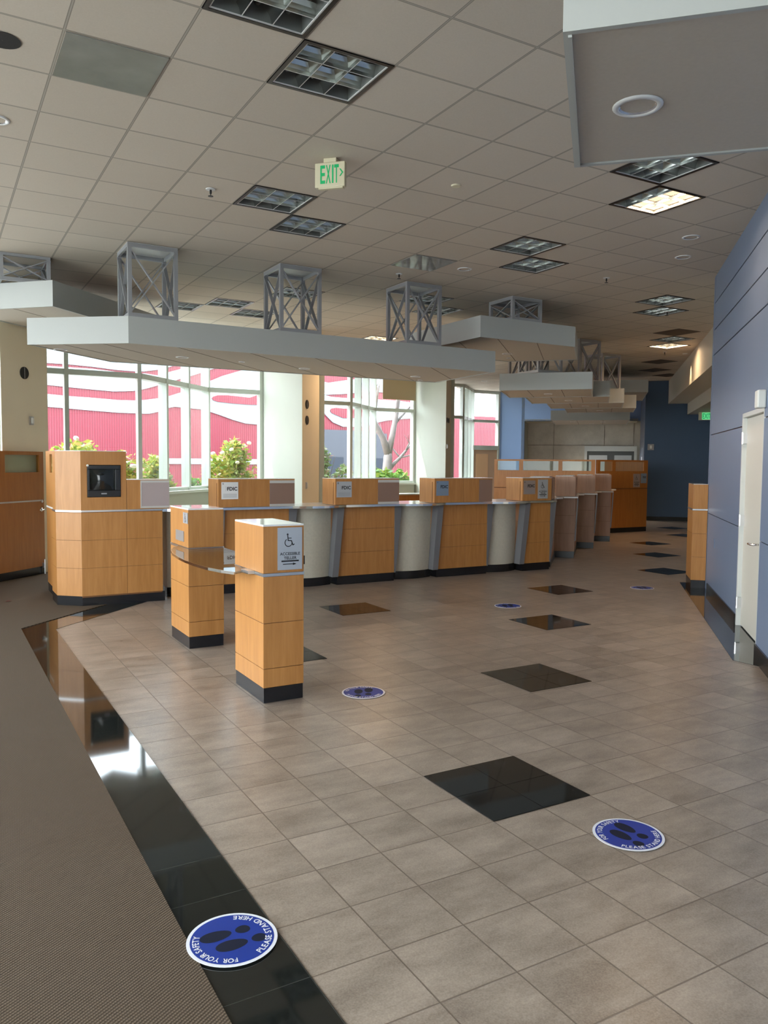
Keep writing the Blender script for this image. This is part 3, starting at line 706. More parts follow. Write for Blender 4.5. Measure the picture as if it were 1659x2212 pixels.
for x, y in ((17.7, 18.9), (18.5, 18.4), (19.1, 19.5)):
    sp = bpy.data.lights.new('canopy_spot', 'SPOT'); sp.energy = 90; sp.color = (1, .86, .68); sp.spot_size = math.radians(130); sp.spot_blend = .6; sp.shadow_soft_size = .06
    so = bpy.data.objects.new('canopy_spot', sp); COL.objects.link(so); so.location = (x, y, 2.97)
# columns
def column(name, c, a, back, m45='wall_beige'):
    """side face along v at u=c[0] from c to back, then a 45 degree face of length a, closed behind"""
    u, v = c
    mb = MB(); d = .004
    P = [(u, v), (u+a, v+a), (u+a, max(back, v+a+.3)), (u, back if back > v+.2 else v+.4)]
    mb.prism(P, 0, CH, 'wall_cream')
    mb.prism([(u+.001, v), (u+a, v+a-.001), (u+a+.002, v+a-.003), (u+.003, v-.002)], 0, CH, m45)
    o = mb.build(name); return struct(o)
column('wall_column', (.84, 11.9), .66, 13.9)
column('wall_column', (6.06, 13.7), .66, 15.86)
column('wall_column', (11.76, 17.3), .5, 18.95)
wallbox('wall_window', (6.74, 14.38), (7.2, 17.5), 0, CH, .1, 'wall_cream', -1)
wallbox('wall_window', (12.27, 17.81), (13.0, 20.5), 0, CH, .1, 'wall_cream', -1)
def dot(px, D, z, r, lb, w=.35):
    t = empty('wall_hole', (px, px-D, z), math.radians(45))
    MB().lathe([(.001, .010), (r*.92, .010), (r, .012), (r, .0)], 24, 'dark', Matrix.Rotation(PI/2, 4, 'X')).build('rim', t)
    MB().box((-.003, -.016, -r*.9), (.003, -.011, r*.9), 'grey_plate').build('bar', t)
    tag(t, lb, 'opening')
dot(1.16, -11.056, 2.87, .085, 'round dark opening high on the beige column over the half door')
dot(6.23, -7.636, 2.75, .085, 'upper round dark opening on the middle column')
dot(6.23, -7.636, 2.45, .085, 'lower round dark opening on the middle column')
dot(11.86, -5.536, 2.79, .07, 'round dark opening on the far column, inner one')
dot(12.02, -5.536, 2.79, .07, 'round dark opening on the far column, outer one')
for (x, D, z, lb) in [(1.24, -11.07, 2.21, 'silver wall box under the opening on the beige column'), (6.2, -7.655, 1.21, 'small switch box low on the middle column'), (11.85, -5.55, 2.1, 'small box on the far column under the openings')]:
    o = MB().box((-.035, -.03, -.06), (.035, -.002, .06), 'metal').box((-.01, -.04, -.04), (.03, -.03, .04), 'alarm').build('wall_box'); o.location = (x, x-D, z); o.rotation_euler = (0, 0, math.radians(45)); tag(o, lb, 'wall box')

# ------------------------------------------------------------------ windows
SILL, TR, HEAD = 1.10, 3.10, CH-.02
wn = [0]
def window(pts, divs, door_seg=None, knee='wall_cream', knee_on=True):
    wn[0] += 1
    w = empty('window_%d' % wn[0], (*pts[0], 0)); struct(w); o0 = Vector((*pts[0], 0))
    fr = MB(); tr = MB(); sl = MB(); kw = MB()
    for k, (p, q) in enumerate(zip(pts, pts[1:])):
        p, q = Vector((*p, 0))-o0, Vector((*q, 0))-o0; d = (q-p); Ln = d.length; d.normalize(); nrm = Vector((-d.y, d.x, 0))  # nrm points outdoors
        bot = SILL if door_seg != k else 2.12
        n = divs[k]; ts = [i/n for i in range(n+1)]
        def seg(mb, a, b, y0, y1, z0, z1, m):
            A0, B0 = p+d*a, p+d*b
            mb.prism([tuple((A0+nrm*y0)[:2]), tuple((B0+nrm*y0)[:2]), tuple((B0+nrm*y1)[:2]), tuple((A0+nrm*y1)[:2])], z0, z1, m)
        for t in (ts if k == 0 else ts[1:]):
            x = t*Ln; seg(fr, x-.033, x+.033, -.08, .09, 0 if door_seg == k else SILL, CH-.004, 'frame')
        seg(tr, 0, Ln, -.07, .08, TR-.045, TR+.045, 'frame'); seg(tr, 0, Ln, -.07, .08, CH-.09, CH-.004, 'frame')
        if door_seg == k: seg(tr, 0, Ln, -.07, .08, 2.12, 2.27, 'frame')
        else:
            seg(sl, 0, Ln, -.20, .08, SILL-.045, SILL+.004, 'frame'); seg(tr, 0, Ln, -.06, .08, SILL, SILL+.06, 'frame')
            seg(kw, 0, Ln, -.10, .10, 0, SILL-.045, knee)
        for a, b in zip(ts, ts[1:]):
            for z0, z1 in ((bot+.06, TR-.045), (TR+.045, CH-.09)):
                A0, B0 = p+d*(a*Ln+.03), p+d*(b*Ln-.03)
                MB().prism([tuple((A0+nrm*.0)[:2]), tuple((B0+nrm*.0)[:2]), tuple((B0+nrm*.006)[:2]), tuple((A0+nrm*.006)[:2])], z0+.001, z1-.001, 'glass').build('pane', w)
    fr.build('mullions', w); tr.build('transoms', w)
    if sl.v: sl.build('sill', w, bevel=.004); kw.build('kneewall', w)
    return w
window([(1.55, 13.95), (1.95, 13.95), (3.12, 13.95), (4.86, 15.78), (6.02, 15.78)], [1, 1, 3, 1])
window([(7.2, 17.5), (9.03, 17.5), (10.45, 18.88), (11.72, 18.88)], [1, 3, 1])
window([(13.0, 20.5), (14.55, 20.5), (15.95, 21.9), (17.05, 21.9)], [1, 3, 1], door_seg=2)
window([(-4.6, 10.5), (-4.2, 10.5), (-2.4, 10.5), (-.7, 12.2), (.82, 12.2)], [1, 1, 3, 1])
# unseen left and back walls; back-right glazing added for fill light
SILL = .25
wallbox('wall_left', (-4.6, -8), (-4.6, -3.4), 0, CH, .1, 'wall_cream', 1)
window([(-4.6, -3.4), (-4.6, 1.2), (-4.6, 5.8), (-4.6, 10.5)], [2, 2, 2])
wallbox('wall_front', (.4, -8), (-4.6, -8), 0, CH, .1, 'wall_cream', -1)
window([(8, -3.87), (8, -8), (.4, -8)], [2, 4])  # unseen glazing added to light the column faces and hall from behind
# door leaf in the far corner window
d4 = empty('door_4', (16.0, 21.9, 0)); struct(d4)
MB().box((.03, -.03, .01), (1.02, .03, 2.12), 'peach').build('leaf', d4); MB().box((.12, -.045, .3), (.62, -.03, 1.98), 'peach_light').build('panel', d4)
t = empty('roller_shade', (10.5, 18.62, 0)); tag(t, 'tan roller shade half lowered in the middle window', 'blind')
MB().box((.10, 0, 3.39), (1.14, .006, 4.08), 'shade').build('fabric', t); MB().box((.10, -.008, 3.37), (1.14, .014, 3.395), 'shade').build('bottom_bar', t); MB().tube([(.08, .0, 4.085), (1.16, .0, 4.085)], .025, 12, 'rail').build('roller', t)

# ------------------------------------------------------------------ wood furniture helpers
def panelled(mb, x0, x1, y0, y1, zs, m, gap=.004, seams=(), core=.006):
    """block clad in stacked veneer panels with dark reveals between"""
    mb.box((x0+core, y0+core, zs[0]), (x1-core, y1-core, zs[-1]-.001), 'groove')
    xs = [x0]+list(seams)+[x1]
    for za, zb in zip(zs, zs[1:]):
        for i, (xa, xb) in enumerate(zip(xs, xs[1:])):
            ga = gap/2 if i else 0; gb = gap/2 if i < len(xs)-2 else 0
            mb.box((xa+ga, y0, za+gap/2), (xb-gb, y1, zb-gap/2), m)
def notice(parent, T, x0, x1, z0, z1, plate, number=None, fdic=True, label=None, ink='ink'):
    mb = MB(); mb.box((x0, -.003, z0), (x1, 0, z1), plate, T)
    w, h = x1-x0, z1-z0
    if number: text_on(mb, number, ink, T, x0+.05*w, x0+.14*w, z1-.16*h, z1-.05*h, .0, .0045)
    if fdic:
        text_on(mb, 'FDIC', ink, T, x0+.34*w, x0+.94*w, z0+.50*h, z0+.72*h, .03, .0045)
        text_on(mb, ')', 'ink_grey', T, x0+.24*w, x0+.29*w, z0+.48*h, z0+.76*h, 0, .0045)
        for k in range(5):
            mb.box((x0+.10*w, -.0045, z0+(.30-.05*k)*h), (x0+.92*w, -.004, z0+(.315-.05*k)*h), 'ink_grey', T)
    return mb.build('sign', parent, label=label)
def access_sign(parent, T, x0, x1, z0, z1, plate='steel_sign', text=True, label=None, sc=1.0):
    mb = MB(); mb.box((x0, -.004, z0), (x1, 0, z1), plate, T); w, h = x1-x0, z1-z0
    if text:
        wheelchair(mb, 'ink', T, x0+.47*w, z0+.70*h, .30*h, .0052)
        text_on(mb, 'ACCESSIBLE', 'ink', T, x0+.09*w, x0+.91*w, z0+.345*h, z0+.415*h, .02, .0052)
        text_on(mb, 'TELLER', 'ink', T, x0+.25*w, x0+.77*w, z0+.245*h, z0+.315*h, .02, .0052)
        mb.box((x0+.15*w, -.0055, z0+.19*h), (x0+.86*w, -.005, z0+.225*h), 'ink', T)
        mb.box((x0+.21*w, -.0055, z0+.125*h), (x0+.66*w, -.005, z0+.145*h), 'ink', T)
        mb.add([(x0+.62*w, -.0053, z0+.105*h), (x0+.77*w, -.0053, z0+.135*h), (x0+.62*w, -.0053, z0+.165*h)], [(0, 1, 2)], 'ink', T)
    else: wheelchair(mb, 'ink', T, (x0+x1)/2, (z0+z1)/2-.02*h, .75*h, .0052)
    return mb.build('sign', parent, label=label)
FRONT = lambda y=0: plane_T((0, y, 0), (1, 0, 0))      # faces -y
LEFTF = lambda x=0: plane_T((x, 0, 0), (0, -1, 0))      # faces -x, local x = -y

# ------------------------------------------------------------------ check-writing desk: two pillars and a bowed glass shelf
wd = empty('check_desk', (1.934, 5.015, 0)); tag(wd, 'two square maple pillars joined by a bowed glass shelf on the tiles', 'desk')
PZ = [.103, .236, .551, .872]
def pillar(y0, y1, w, H):
    b = MB(); panelled(b, 0, w, y0, y1, PZ, 'wood'); b.box((0, y0, .894), (w, y1, H-.012), 'wood'); b.box((.004, y0+.004, .86), (w-.004, y1-.004, .9), 'groove')
    b.build('pillar', wd, bevel=.0015)
    MB().box((.004, y0+.004, 0), (w-.004, y1-.004, .102), 'kick').build('plinth', wd)
    MB().box((-.003, y0-.003, .872), (w+.003, y1+.003, .892), 'metal').build('metal_band', wd)
    MB().box((.001, y0+.001, H-.012), (w-.001, y1-.001, H), 'white_top').build('top_plate', wd)
pillar(0, .575, .298, 1.226); pillar(1.797, 2.385, .318, 1.238)
pts = [(0, 2.10), (-.03, 2.03), (-.10, 1.93), (-.165, 1.75), (-.215, 1.5), (-.245, 1.2), (-.255, 1.0), (-.25, .75), (-.225, .50), (-.185, .33), (-.135, .205)]
pts += [(-.008, .30), (-.004, .58), (.30, .58), (.30, 1.792), (-.005, 1.792), (-.005, 2.10)]
g = MB().prism(pts, .872, .890, 'shelf_glass'); g.build('glass_shelf', wd)
ed = MB()
for a, b in zip(pts[:11], pts[1:11]): ed.bar((*a, .881), (*b, .881), .006, .020, 'chrome')
ed.build('shelf_rim', wd)
MB().box((-.05, .16, .874), (-.004, .30, .896), 'metal').build('shelf_bracket', wd)
access_sign(wd, FRONT(-.002), .102, .283, .912, 1.203, label='silver ACCESSIBLE TELLER sign with wheelchair symbol and arrow')
access_sign(wd, LEFTF(-.002), -1.94, -1.80, 1.105, 1.20, 'steel_sign', text=False, label='small wheelchair symbol plate')
MB().box((-.005, 1.93, .937), (-.001, 2.19, 1.03), 'grey_plate').build('blank_plate', wd)
MB().box((.300, .02, .94), (.315, .05, 1.0), 'black').build('black_clip', wd)

# ------------------------------------------------------------------ television kiosk
kz = [.115, .433, .750, 1.066]
kx, ky = 1.448, 9.37
kk = empty('television_kiosk', (kx, ky, 0)); tag(kk, 'maple corner cabinet with a small television, at the carpet edge', 'cabinet')
def chamfered(mb, z0, z1, x0, x1, m, ch=.238, dep=.62, ins=0):
    mb.prism([(x0+ins, ins*.4), (x1-ins, ins), (x1-ins, dep), (-ch+ins, dep), (-ch+ins, ch*.9+ins)] if x0 == 0 else [(x0+ins, ins), (x1-ins, ins), (x1-ins, dep), (x0+ins, dep)], z0, z1, m)
b = MB()
chamfered(b, .1, 1.07, 0, .905, 'groove', ins=.006)
for za, zb in zip(kz, kz[1:]):
    chamfered(b, za+.002, zb-.002, 0, .495, 'wood'); b.box((.499, 0, za+.002), (.905, .62, zb-.002), 'wood')
b.build('base_cabinet', kk)
u = MB(); tv = (.068, .435, 1.236, 1.603)
# upper case as a shell around the television opening
u.prism([(0, 0), (tv[0], 0), (tv[0], .45), (-.238, .45), (-.238, .214)], 1.09, 1.755, 'wood')
u.box((tv[1], 0, 1.09), (.497, .45, 1.755), 'wood'); u.box((tv[0], 0, 1.09), (tv[1], .45, tv[2]), 'wood'); u.box((tv[0], 0, tv[3]), (tv[1], .45, 1.755), 'wood')
u.box((tv[0], .40, tv[2]), (tv[1], .45, tv[3]), 'dark'); u.build('upper_cabinet', kk)
MB().prism([(.002, .006), (.93, .006), (.93, .61), (-.236, .61), (-.236, .216)], .0, .114, 'kick').build('plinth', kk)
MB().prism([(-.001, -.003), (.905, -.003), (.905, .5), (-.242, .5), (-.242, .211)], 1.07, 1.09, 'metal').build('metal_band', kk)
MB().prism([(0, 0), (.5, 0), (.5, .45), (-.238, .45), (-.238, .214)], 1.756, 1.762, 'top').build('top_plate', kk)
tvs = empty('television', (kx+tv[0], ky, 0)); tag(tvs, 'small black tube television set into the maple cabinet', 'television')
w, z0, z1 = tv[1]-tv[0]-.008, tv[2]+.004, tv[3]-.004
c = MB(); bx = .045
c.box((.004, -.012, z0), (w+.004, .30, z0+.075), 'black'); c.box((.004, -.012, z1-.045), (w+.004, .30, z1), 'black'); c.box((.004, -.012, z0+.075), (.03, .30, z1-.045), 'black'); c.box((w-.055, -.012, z0+.075), (w+.004, .30, z1-.045), 'black'); c.box((.03, .035, z0+.07), (w-.05, .30, z1-.04), 'black')
c.build('casing', tvs, bevel=.004)
s = MB(); n = 10; x0, x1, a0, a1 = .032, w-.057, z0+.078, z1-.048
vs = [(x0+(x1-x0)*i/n, .018-.022*(1-((2*i/n-1)**2))*(1-((2*j/n-1)**2)*.6), a0+(a1-a0)*j/n) for j in range(n+1) for i in range(n+1)]
s.add(vs, [(j*(n+1)+i, j*(n+1)+i+1, (j+1)*(n+1)+i+1, (j+1)*(n+1)+i) for j in range(n) for i in range(n)], 'screen'); s.build('screen', tvs, smooth=True)
k_ = MB(); k_.box((.15, -.015, z0+.03), (.21, -.012, z0+.045), 'ink_grey'); k_.build('badge', tvs)
k_ = MB(); k_.lathe([(.001, 0), (.014, 0), (.012, .01), (.001, .012)], 14, 'alarm', Matrix.Translation((.006, -.012, z1-.004)) @ Matrix.Rotation(PI/2, 4, 'X')); k_.build('round_sticker', tvs)
hk = empty('counter_hutch', (1.95, 9.37, 1.09)); tag(hk, 'low maple hutch with a mauve poster holder beside the television cabinet', 'hutch', 'hutches on the teller counter')
MB().box((0, 0, 0), (.485, .42, .342), 'wood').build('case', hk, bevel=.002); MB().box((-.002, -.002, .342), (.487, .42, .348), 'top').build('top_plate', hk)
m_ = MB(); m_.box((.152, -.006, .012), (.485, -.001, .335), 'acrylic'); m_.box((.152, -.009, .31), (.485, -.006, .335), 'acrylic_strip'); m_.box((.152, -.009, .012), (.485, -.006, .035), 'acrylic_strip'); m_.box((.152, -.009, .035), (.165, -.006, .31), 'acrylic_strip'); m_.build('poster_holder', hk)
# side wall behind the kiosk
sw = empty('counter_partition', (1.25, 9.84, 0)); tag(sw, 'narrow maple partition with a slot window behind the television cabinet', 'partition')
b = MB(); L = .90; th = .025
b.box((0, .16, .115), (th, L, 1.066), 'wood'); b.box((0, .16, 1.086), (th, L, 1.50), 'wood'); b.box((0, .16, 1.725), (th, L, 1.765), 'wood'); b.box((0, .16, 1.50), (th, .2, 1.725), 'wood'); b.box((0, L-.36, 1.50), (th, L, 1.725), 'wood')
b.box((.004, .16, 1.06), (th-.004, L, 1.09), 'groove'); b.build('panel', sw)
MB().box((.005, .16, 0), (th-.005, L, .114), 'kick').build('plinth', sw); MB().box((-.003, .16, 1.066), (.0, L, 1.086), 'rail').build('metal_band', sw); MB().box((.02, .2, 1.50), (.026, L-.36, 1.725), 'screen_glass').build('pane', sw)

# ------------------------------------------------------------------ half door at the left
gd = empty('half_door', (*on(-10.95, -1.2), 0), math.radians(45)); tag(gd, 'tall amber wood half door with glazed slot and lever handle by the beige column', 'door')
Lg = (1.405+1.2)/R2; th = .05
def gx(u): return (u+1.2)/R2
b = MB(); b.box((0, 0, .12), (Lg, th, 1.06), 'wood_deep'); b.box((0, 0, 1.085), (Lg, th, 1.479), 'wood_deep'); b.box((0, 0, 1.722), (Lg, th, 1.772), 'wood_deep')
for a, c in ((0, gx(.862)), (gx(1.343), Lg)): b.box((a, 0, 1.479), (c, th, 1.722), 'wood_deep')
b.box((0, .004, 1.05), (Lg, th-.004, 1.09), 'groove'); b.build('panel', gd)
MB().box((0, .006, .012), (Lg, th-.006, .119), 'kick').build('plinth', gd); MB().box((0, -.003, 1.062), (gx(1.385), 0, 1.083), 'metal').build('metal_band', gd)
MB().box((gx(.862), .02, 1.479), (gx(1.343), .026, 1.722), 'screen_glass').build('pane', gd)
h = MB(); h.lathe([(.001, 0), (.028, 0), (.026, .01), (.001, .012)], 16, 'chrome', Matrix.Translation((Lg-.06, 0, .94)) @ Matrix.Rotation(PI/2, 4, 'X')); h.tube([(Lg-.06, 0, .94), (Lg-.06, -.05, .94), (Lg-.16, -.055, .935)], .010, 10, 'chrome'); h.build('handle', gd, smooth=True)
MB().lathe([(.001, 0), (.022, 0), (.020, .012), (.001, .014)], 14, 'metal', Matrix.Translation((Lg-.05, 0, 1.06)) @ Matrix.Rotation(PI/2, 4, 'X')).build('lock', gd)
MB().tube([(Lg-.04, -.03, .008), (Lg-.04, -.03, .22)], .012, 10, 'metal').box((Lg-.06, -.03, .10), (Lg-.02, 0, .17), 'metal').build('foot_bolt', gd)

# ------------------------------------------------------------------ front teller row
def station(u0, u1, slant, seam=None, y=9.5, label=''):
    t = empty('teller_station', (u0, y, 0)); tag(t, label, 'counter', 'maple teller stations'); w = u1-u0
    b = MB(); zs = kz
    def xl(z): return slant*(z-.115)/.95
    b.plate([(.01, .115), (w-.006, .115), (w-.006, 1.055), (xl(1.055)+.01, 1.055)], .006, .55, 'groove')
    for za, zb in zip(zs, zs[1:]):
        za += .002; zb = min(zb-.002, 1.05)
        if seam: parts = [((xl(za), xl(zb)), (seam-.002, seam-.002)), ((seam+.002, seam+.002), (w, w))]
        else: parts = [((xl(za), xl(zb)), (w, w))]
        for (la, lb_), (ra, rb) in parts: b.plate([(la, za), (ra, za), (rb, zb), (lb_, zb)], 0, .56, 'wood')
    b.build('front_panel', t)
    MB().box((.0, .004, 0), (w, .55, .114), 'kick').build('plinth', t)
    MB().plate([(-.09, .115), (-.001, .115), (slant-.002, 1.05), (slant-.10, 1.05)], -.04, .10, 'metal_fin').build('fin', t)
    MB().plate([(w+.001, .115), (w+.02, .115), (w+.115, 1.05), (w+.001, 1.05)], -.01, .06, 'metal_fin').build('fin', t)
    return t
station(3.10, 4.017, .05, seam=None, label='maple teller station under the hutch marked nine, behind the check desk')
station(4.718, 5.61, .09, label='maple teller station under the hutch marked eight')
station(6.325, 7.225, .09, seam=.50, label='maple teller station with a centre seam under the blue-grey notice')
station(7.88, 8.42, .11, y=9.45, label='maple teller station at the corner where the counter turns')
def apron(u0, u1, label):
    t = empty('counter_apron', (u0, 9.5, 0)); tag(t, label, 'counter front', 'cream curved counter fronts'); w = u1-u0
    n = 14; out = [(w*i/n, .10-.07*math.sin(PI*i/n)) for i in range(n+1)]
    MB().prism(out+[(w, .3), (0, .3)], .115, 1.05, 'cream').build('curved_panel', t, smooth=False)
    MB().prism([(x, y+.004) for x, y in out]+[(w, .3), (0, .3)], 0, .114, 'kick').build('plinth', t)
    return t
apron(2.46, 3.03, 'narrow cream curved front between the television cabinet and the first station')
apron(4.08, 4.67, 'cream curved front just beyond the near maple pillar')
apron(5.68, 6.28, 'cream curved front between the two middle maple stations')
apron(7.29, 7.85, 'cream curved front next to the corner station')
def arcpts(a, b, y, bul, n=10): return [(a+(b-a)*i/n, y-bul*math.sin(PI*i/n)) for i in range(n+1)]
ct = [(2.36, 9.40)]
for a, b in ((2.42, 3.10), (4.03, 4.80), (5.63, 6.40), (7.24, 7.97)): ct += arcpts(a, b, 9.40, .13)
ct += [(8.42, 9.40), (8.56, 9.46), (8.75, 9.72), (8.45, 10.2), (2.36, 10.2)]
o = empty('countertop', (0, 0, 0)); tag(o, 'long pale countertop with scalloped chrome edge along the facing teller row', 'countertop')
MB().prism(ct, 1.056, 1.082, 'top').build('slab', o)
e = MB()
for a, b in zip(ct[:-3], ct[1:-2]): e.bar((*a, 1.069), (*b, 1.069), .008, .030, 'chrome')
e.build('edge_trim', o)
def hutch(u0, u1, label, number, plate, sx, holder=None, dep=.40, seam=None, strips=True):
    t = empty('counter_hutch', (u0, 9.41, 1.083)); tag(t, label, 'hutch', 'hutches on the teller counter'); w = u1-u0; H = .352
    b = MB(); b.box((0, 0, .004), (w, dep, H), 'wood')
    if seam: b.box((seam-.002, -.001, .006), (seam+.002, .001, H-.002), 'groove')
    b.build('case', t, bevel=.002)
    MB().box((-.002, -.002, H), (w+.002, dep+.002, H+.006), 'top').build('top_plate', t)
    MB().box((-.003, .05, .01), (-.0005, .062, H-.05), 'groove').build('side_slot', t)
    notice(t, FRONT(-.001), sx[0]-u0, sx[1]-u0, .105, .315, plate, number, label='FDIC notice numbered '+{'9': 'nine', '8': 'eight', '7': 'seven', '6': 'six'}[number])
    if holder:
        a, c = holder[0]-u0, w-.006
        m = MB(); m.box((a, -.006, .004), (c, -.001, .335), 'acrylic_brown')
        if strips: m.box((a, -.009, .300), (c, -.006, .335), 'acrylic_strip'); m.box((a, -.009, .004), (c, -.006, .035), 'acrylic_strip')
        m.build('poster_holder', t)
    return t
hutch(3.046, 4.06, 'maple hutch with a white notice marked nine, above the glass shelf', '9', 'paper', (3.085, 3.30), (3.715,))
hutch(4.642, 5.63, 'maple hutch with a silver notice marked eight, second facing hutch', '8', 'steel_sign', (4.66, 4.885), (5.29,))
hutch(6.216, 7.245, 'maple hutch with a blue-grey notice and a brown unframed end', '7', 'steelblue_sign', (6.245, 6.455), (7.0,), seam=.50, strips=False)
h6 = hutch(7.822, 8.40, 'maple hutch with two notices at the turn of the counter', '6', 'brown_sign', (7.84, 8.07))
access_sign(h6, FRONT(-.001), 8.123-7.822, 8.323-7.822, .035, .330, label='small ACCESSIBLE TELLER sign')

# ------------------------------------------------------------------ angled teller row
def angled(ox, oy, label, x0=0., hut=True, n=0):
    t = empty('teller_desk', (ox, oy, 0), math.radians(45)); tag(t, label, 'counter', 'angled teller desks'); Ln = 1.78
    b = MB(); panelled(b, x0, Ln-.45, 0, .55, [.115, .433, .750, 1.055], 'wood_pale'); b.build('body', t)
    n_ = 12; out = [(Ln-.45+.45*i/n_, .10-.06*math.sin(PI*i/n_)) for i in range(n_+1)]
    MB().prism(out+[(Ln, .5), (Ln-.45, .5)], .115, 1.05, 'cream').build('curved_panel', t)
    MB().box((x0, .004, 0), (Ln, .55, .114), 'kick_grey').build('plinth', t)
    MB().prism([(x0-.03, -.05), (Ln-.5, -.03), (Ln-.35, -.13), (Ln-.1, -.13), (Ln, -.03), (Ln, .62), (x0-.03, .62)], 1.057, 1.082, 'top').build('slab', t)
    MB().bar((x0+.04, -.008, .30), (x0+.04, -.045, 1.056), .02, .022, 'metal_fin').build('fin', t)
    return t
def ahutch(ox, oy, label, x0=0.):
    h = empty('privacy_hutch', (ox, oy, 1.084), math.radians(45)); tag(h, label, 'hutch', 'hutches on the angled desks')
    r = .025; prof = [(0, .004), (.35, .004), (.35, .357), (r, .357), (r*.3, .357-r*.3), (0, .357-r)]
    m = MB(); P = [(x0+.01, y, z) for y, z in prof]; Q = [(1.25, y, z) for y, z in prof]; n = len(P)
    m.add(P+Q, [tuple(range(n))[::-1], tuple(range(n, 2*n))]+[(i, (i+1) % n, n+(i+1) % n, n+i) for i in range(n)], 'wood_pale'); m.build('case', h)
    MB().box((x0+.01, .05, .358), (1.25, .35, .363), 'top').build('top_plate', h)
origins = [(8.31, 9.33), (9.81, 10.37), (11.305, 11.41), (12.63, 12.27)]
nm = ['angled teller desk hidden behind the corner station, only its plinth and top showing', 'pale pinkish angled teller desk nearest the corner station', 'pale pinkish angled teller desk, middle of the three visible', 'pale pinkish angled teller desk beside the amber end unit']
for k, (x, y) in enumerate(origins):
    x0 = .42 if k == 0 else 0
    angled(x, y, nm[k], x0)
    ahutch(x, y, nm[k].replace('teller desk', 'hutch').replace('angled', 'rounded'), x0)

# ------------------------------------------------------------------ end unit and rear partition
def slotted(name, T_loc, rz, Ln, slots, label, m, th=.06, band=True):
    t = empty(name, T_loc, rz); tag(t, label, 'partition')
    b = MB(); b.box((0, 0, .115), (Ln, th, 1.06), m); b.box((0, 0, 1.08), (Ln, th, 1.497), m); b.box((0, 0, 1.725), (Ln, th, 1.765), m); b.box((0, .006, 1.05), (Ln, th-.006, 1.09), 'groove')
    x = 0
    for a, c in slots: b.box((x, 0, 1.497), (a, th, 1.725), m); x = c
    b.box((x, 0, 1.497), (Ln, th, 1.725), m); b.build('panel', t)
    MB().box((.002, .004, 0), (Ln, th-.004, .114), 'kick').build('plinth', t)
    for a, c in slots: MB().box((a, th/2-.003, 1.497), (c, th/2+.003, 1.725), 'screen_glass').build('pane', t)
    return t
ps = lambda u: (u-12.03)/R2
slotted('rear_partition', (12.03, 15.56, 0), math.radians(-45), 2.40, [(ps(12.086), ps(12.456)), (ps(12.524), ps(13.12)), (ps(13.186), ps(13.662))], 'long light maple partition with three glazed slots behind the angled desks', 'wood')
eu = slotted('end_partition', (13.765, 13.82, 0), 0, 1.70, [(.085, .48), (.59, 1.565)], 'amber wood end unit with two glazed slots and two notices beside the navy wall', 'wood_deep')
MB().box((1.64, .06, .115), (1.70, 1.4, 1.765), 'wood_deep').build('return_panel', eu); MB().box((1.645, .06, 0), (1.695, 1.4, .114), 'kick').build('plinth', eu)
MB().box((.3, -.008, 1.062), (1.66, 0, 1.078), 'groove').build('metal_band', eu)
access_sign(eu, FRONT(-.001), 1.20, 1.43, 1.10, 1.43, 'brown_sign', label='dim accessible teller sign')
notice(eu, FRONT(-.001), 1.46, 1.66, 1.20, 1.44, 'steelblue_sign', None, label='dim blue FDIC notice')

# low cabinet by the middle window
cr_ = empty('back_cabinet', (9.15, 16.7, 0)); tag(cr_, 'low amber cabinet under the middle window behind the counters', 'cabinet')
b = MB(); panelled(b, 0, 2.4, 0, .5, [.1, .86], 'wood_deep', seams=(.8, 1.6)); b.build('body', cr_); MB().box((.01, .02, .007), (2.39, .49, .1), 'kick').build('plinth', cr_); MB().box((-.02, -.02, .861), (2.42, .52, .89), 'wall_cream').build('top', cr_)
# cabinet at the end of the blue wall
rc = empty('pillar_cabinet', (8.86, 7.13, 0), math.radians(-45)); tag(rc, 'narrow maple pillar cabinet against the end of the blue wall', 'cabinet')
b = MB(); panelled(b, 0, .185, 0, .6, [.105, .42, .735, 1.046], 'wood'); b.box((0, 0, 1.068), (.185, .6, 1.395), 'wood'); b.box((.004, .004, 1.04), (.181, .59, 1.07), 'groove'); b.build('body', rc)
MB().box((.003, .003, 0), (.182, .59, .104), 'kick').build('plinth', rc); MB().box((-.003, -.003, 1.048), (.187, .6, 1.066), 'metal').build('metal_band', rc); MB().box((0, 0, 1.395), (.185, .6, 1.401), 'top').build('top_plate', rc)

# ------------------------------------------------------------------ exit signs
ex = empty('exit_sign', (2.788, 6.054, 0), math.radians(-45)); tag(ex, 'cream hanging exit sign with green letters and a right arrow', 'exit sign')
MB().box((0, 0, 3.897), (.258, .05, 4.095), 'exit_case').build('case', ex, bevel=.006); MB().box((.075, .0, 4.095), (.185, .09, CH-.001), 'exit_case').build('mount', ex, bevel=.003); MB().box((.03, .005, 3.885), (.24, .04, 3.897), 'exit_case').build('bottom_strip', ex)
l = MB(); T = plane_T((0, -.0005, 0), (1, 0, 0)); 
for ch, a, b_ in (('E', .048, .090), ('X', .096, .138), ('I', .149, .162), ('T', .168, .207)): text_on(l, ch, 'exit_green', T, a, b_, 3.925, 4.072, .02)
l.add([(.212, -.002, 4.035), (.224, -.002, 4.035), (.246, -.002, 4.005), (.224, -.002, 3.975), (.212, -.002, 3.975), (.233, -.002, 4.005)], [(5, 2, 1, 0), (4, 3, 2, 5)], 'exit_green')
l.build('lettering', ex)
ex = empty('exit_sign', (18.60, 14.87, 0), math.radians(-45)); tag(ex, 'glowing green exit sign half hidden by the end of the blue wall', 'exit sign')
MB().box((0, 0, 2.91), (.34, .05, 3.129), 'exit_case').build('case', ex); MB().box((.085, -.004, 2.925), (.33, 0, 3.115), 'exit_glow').build('face', ex)
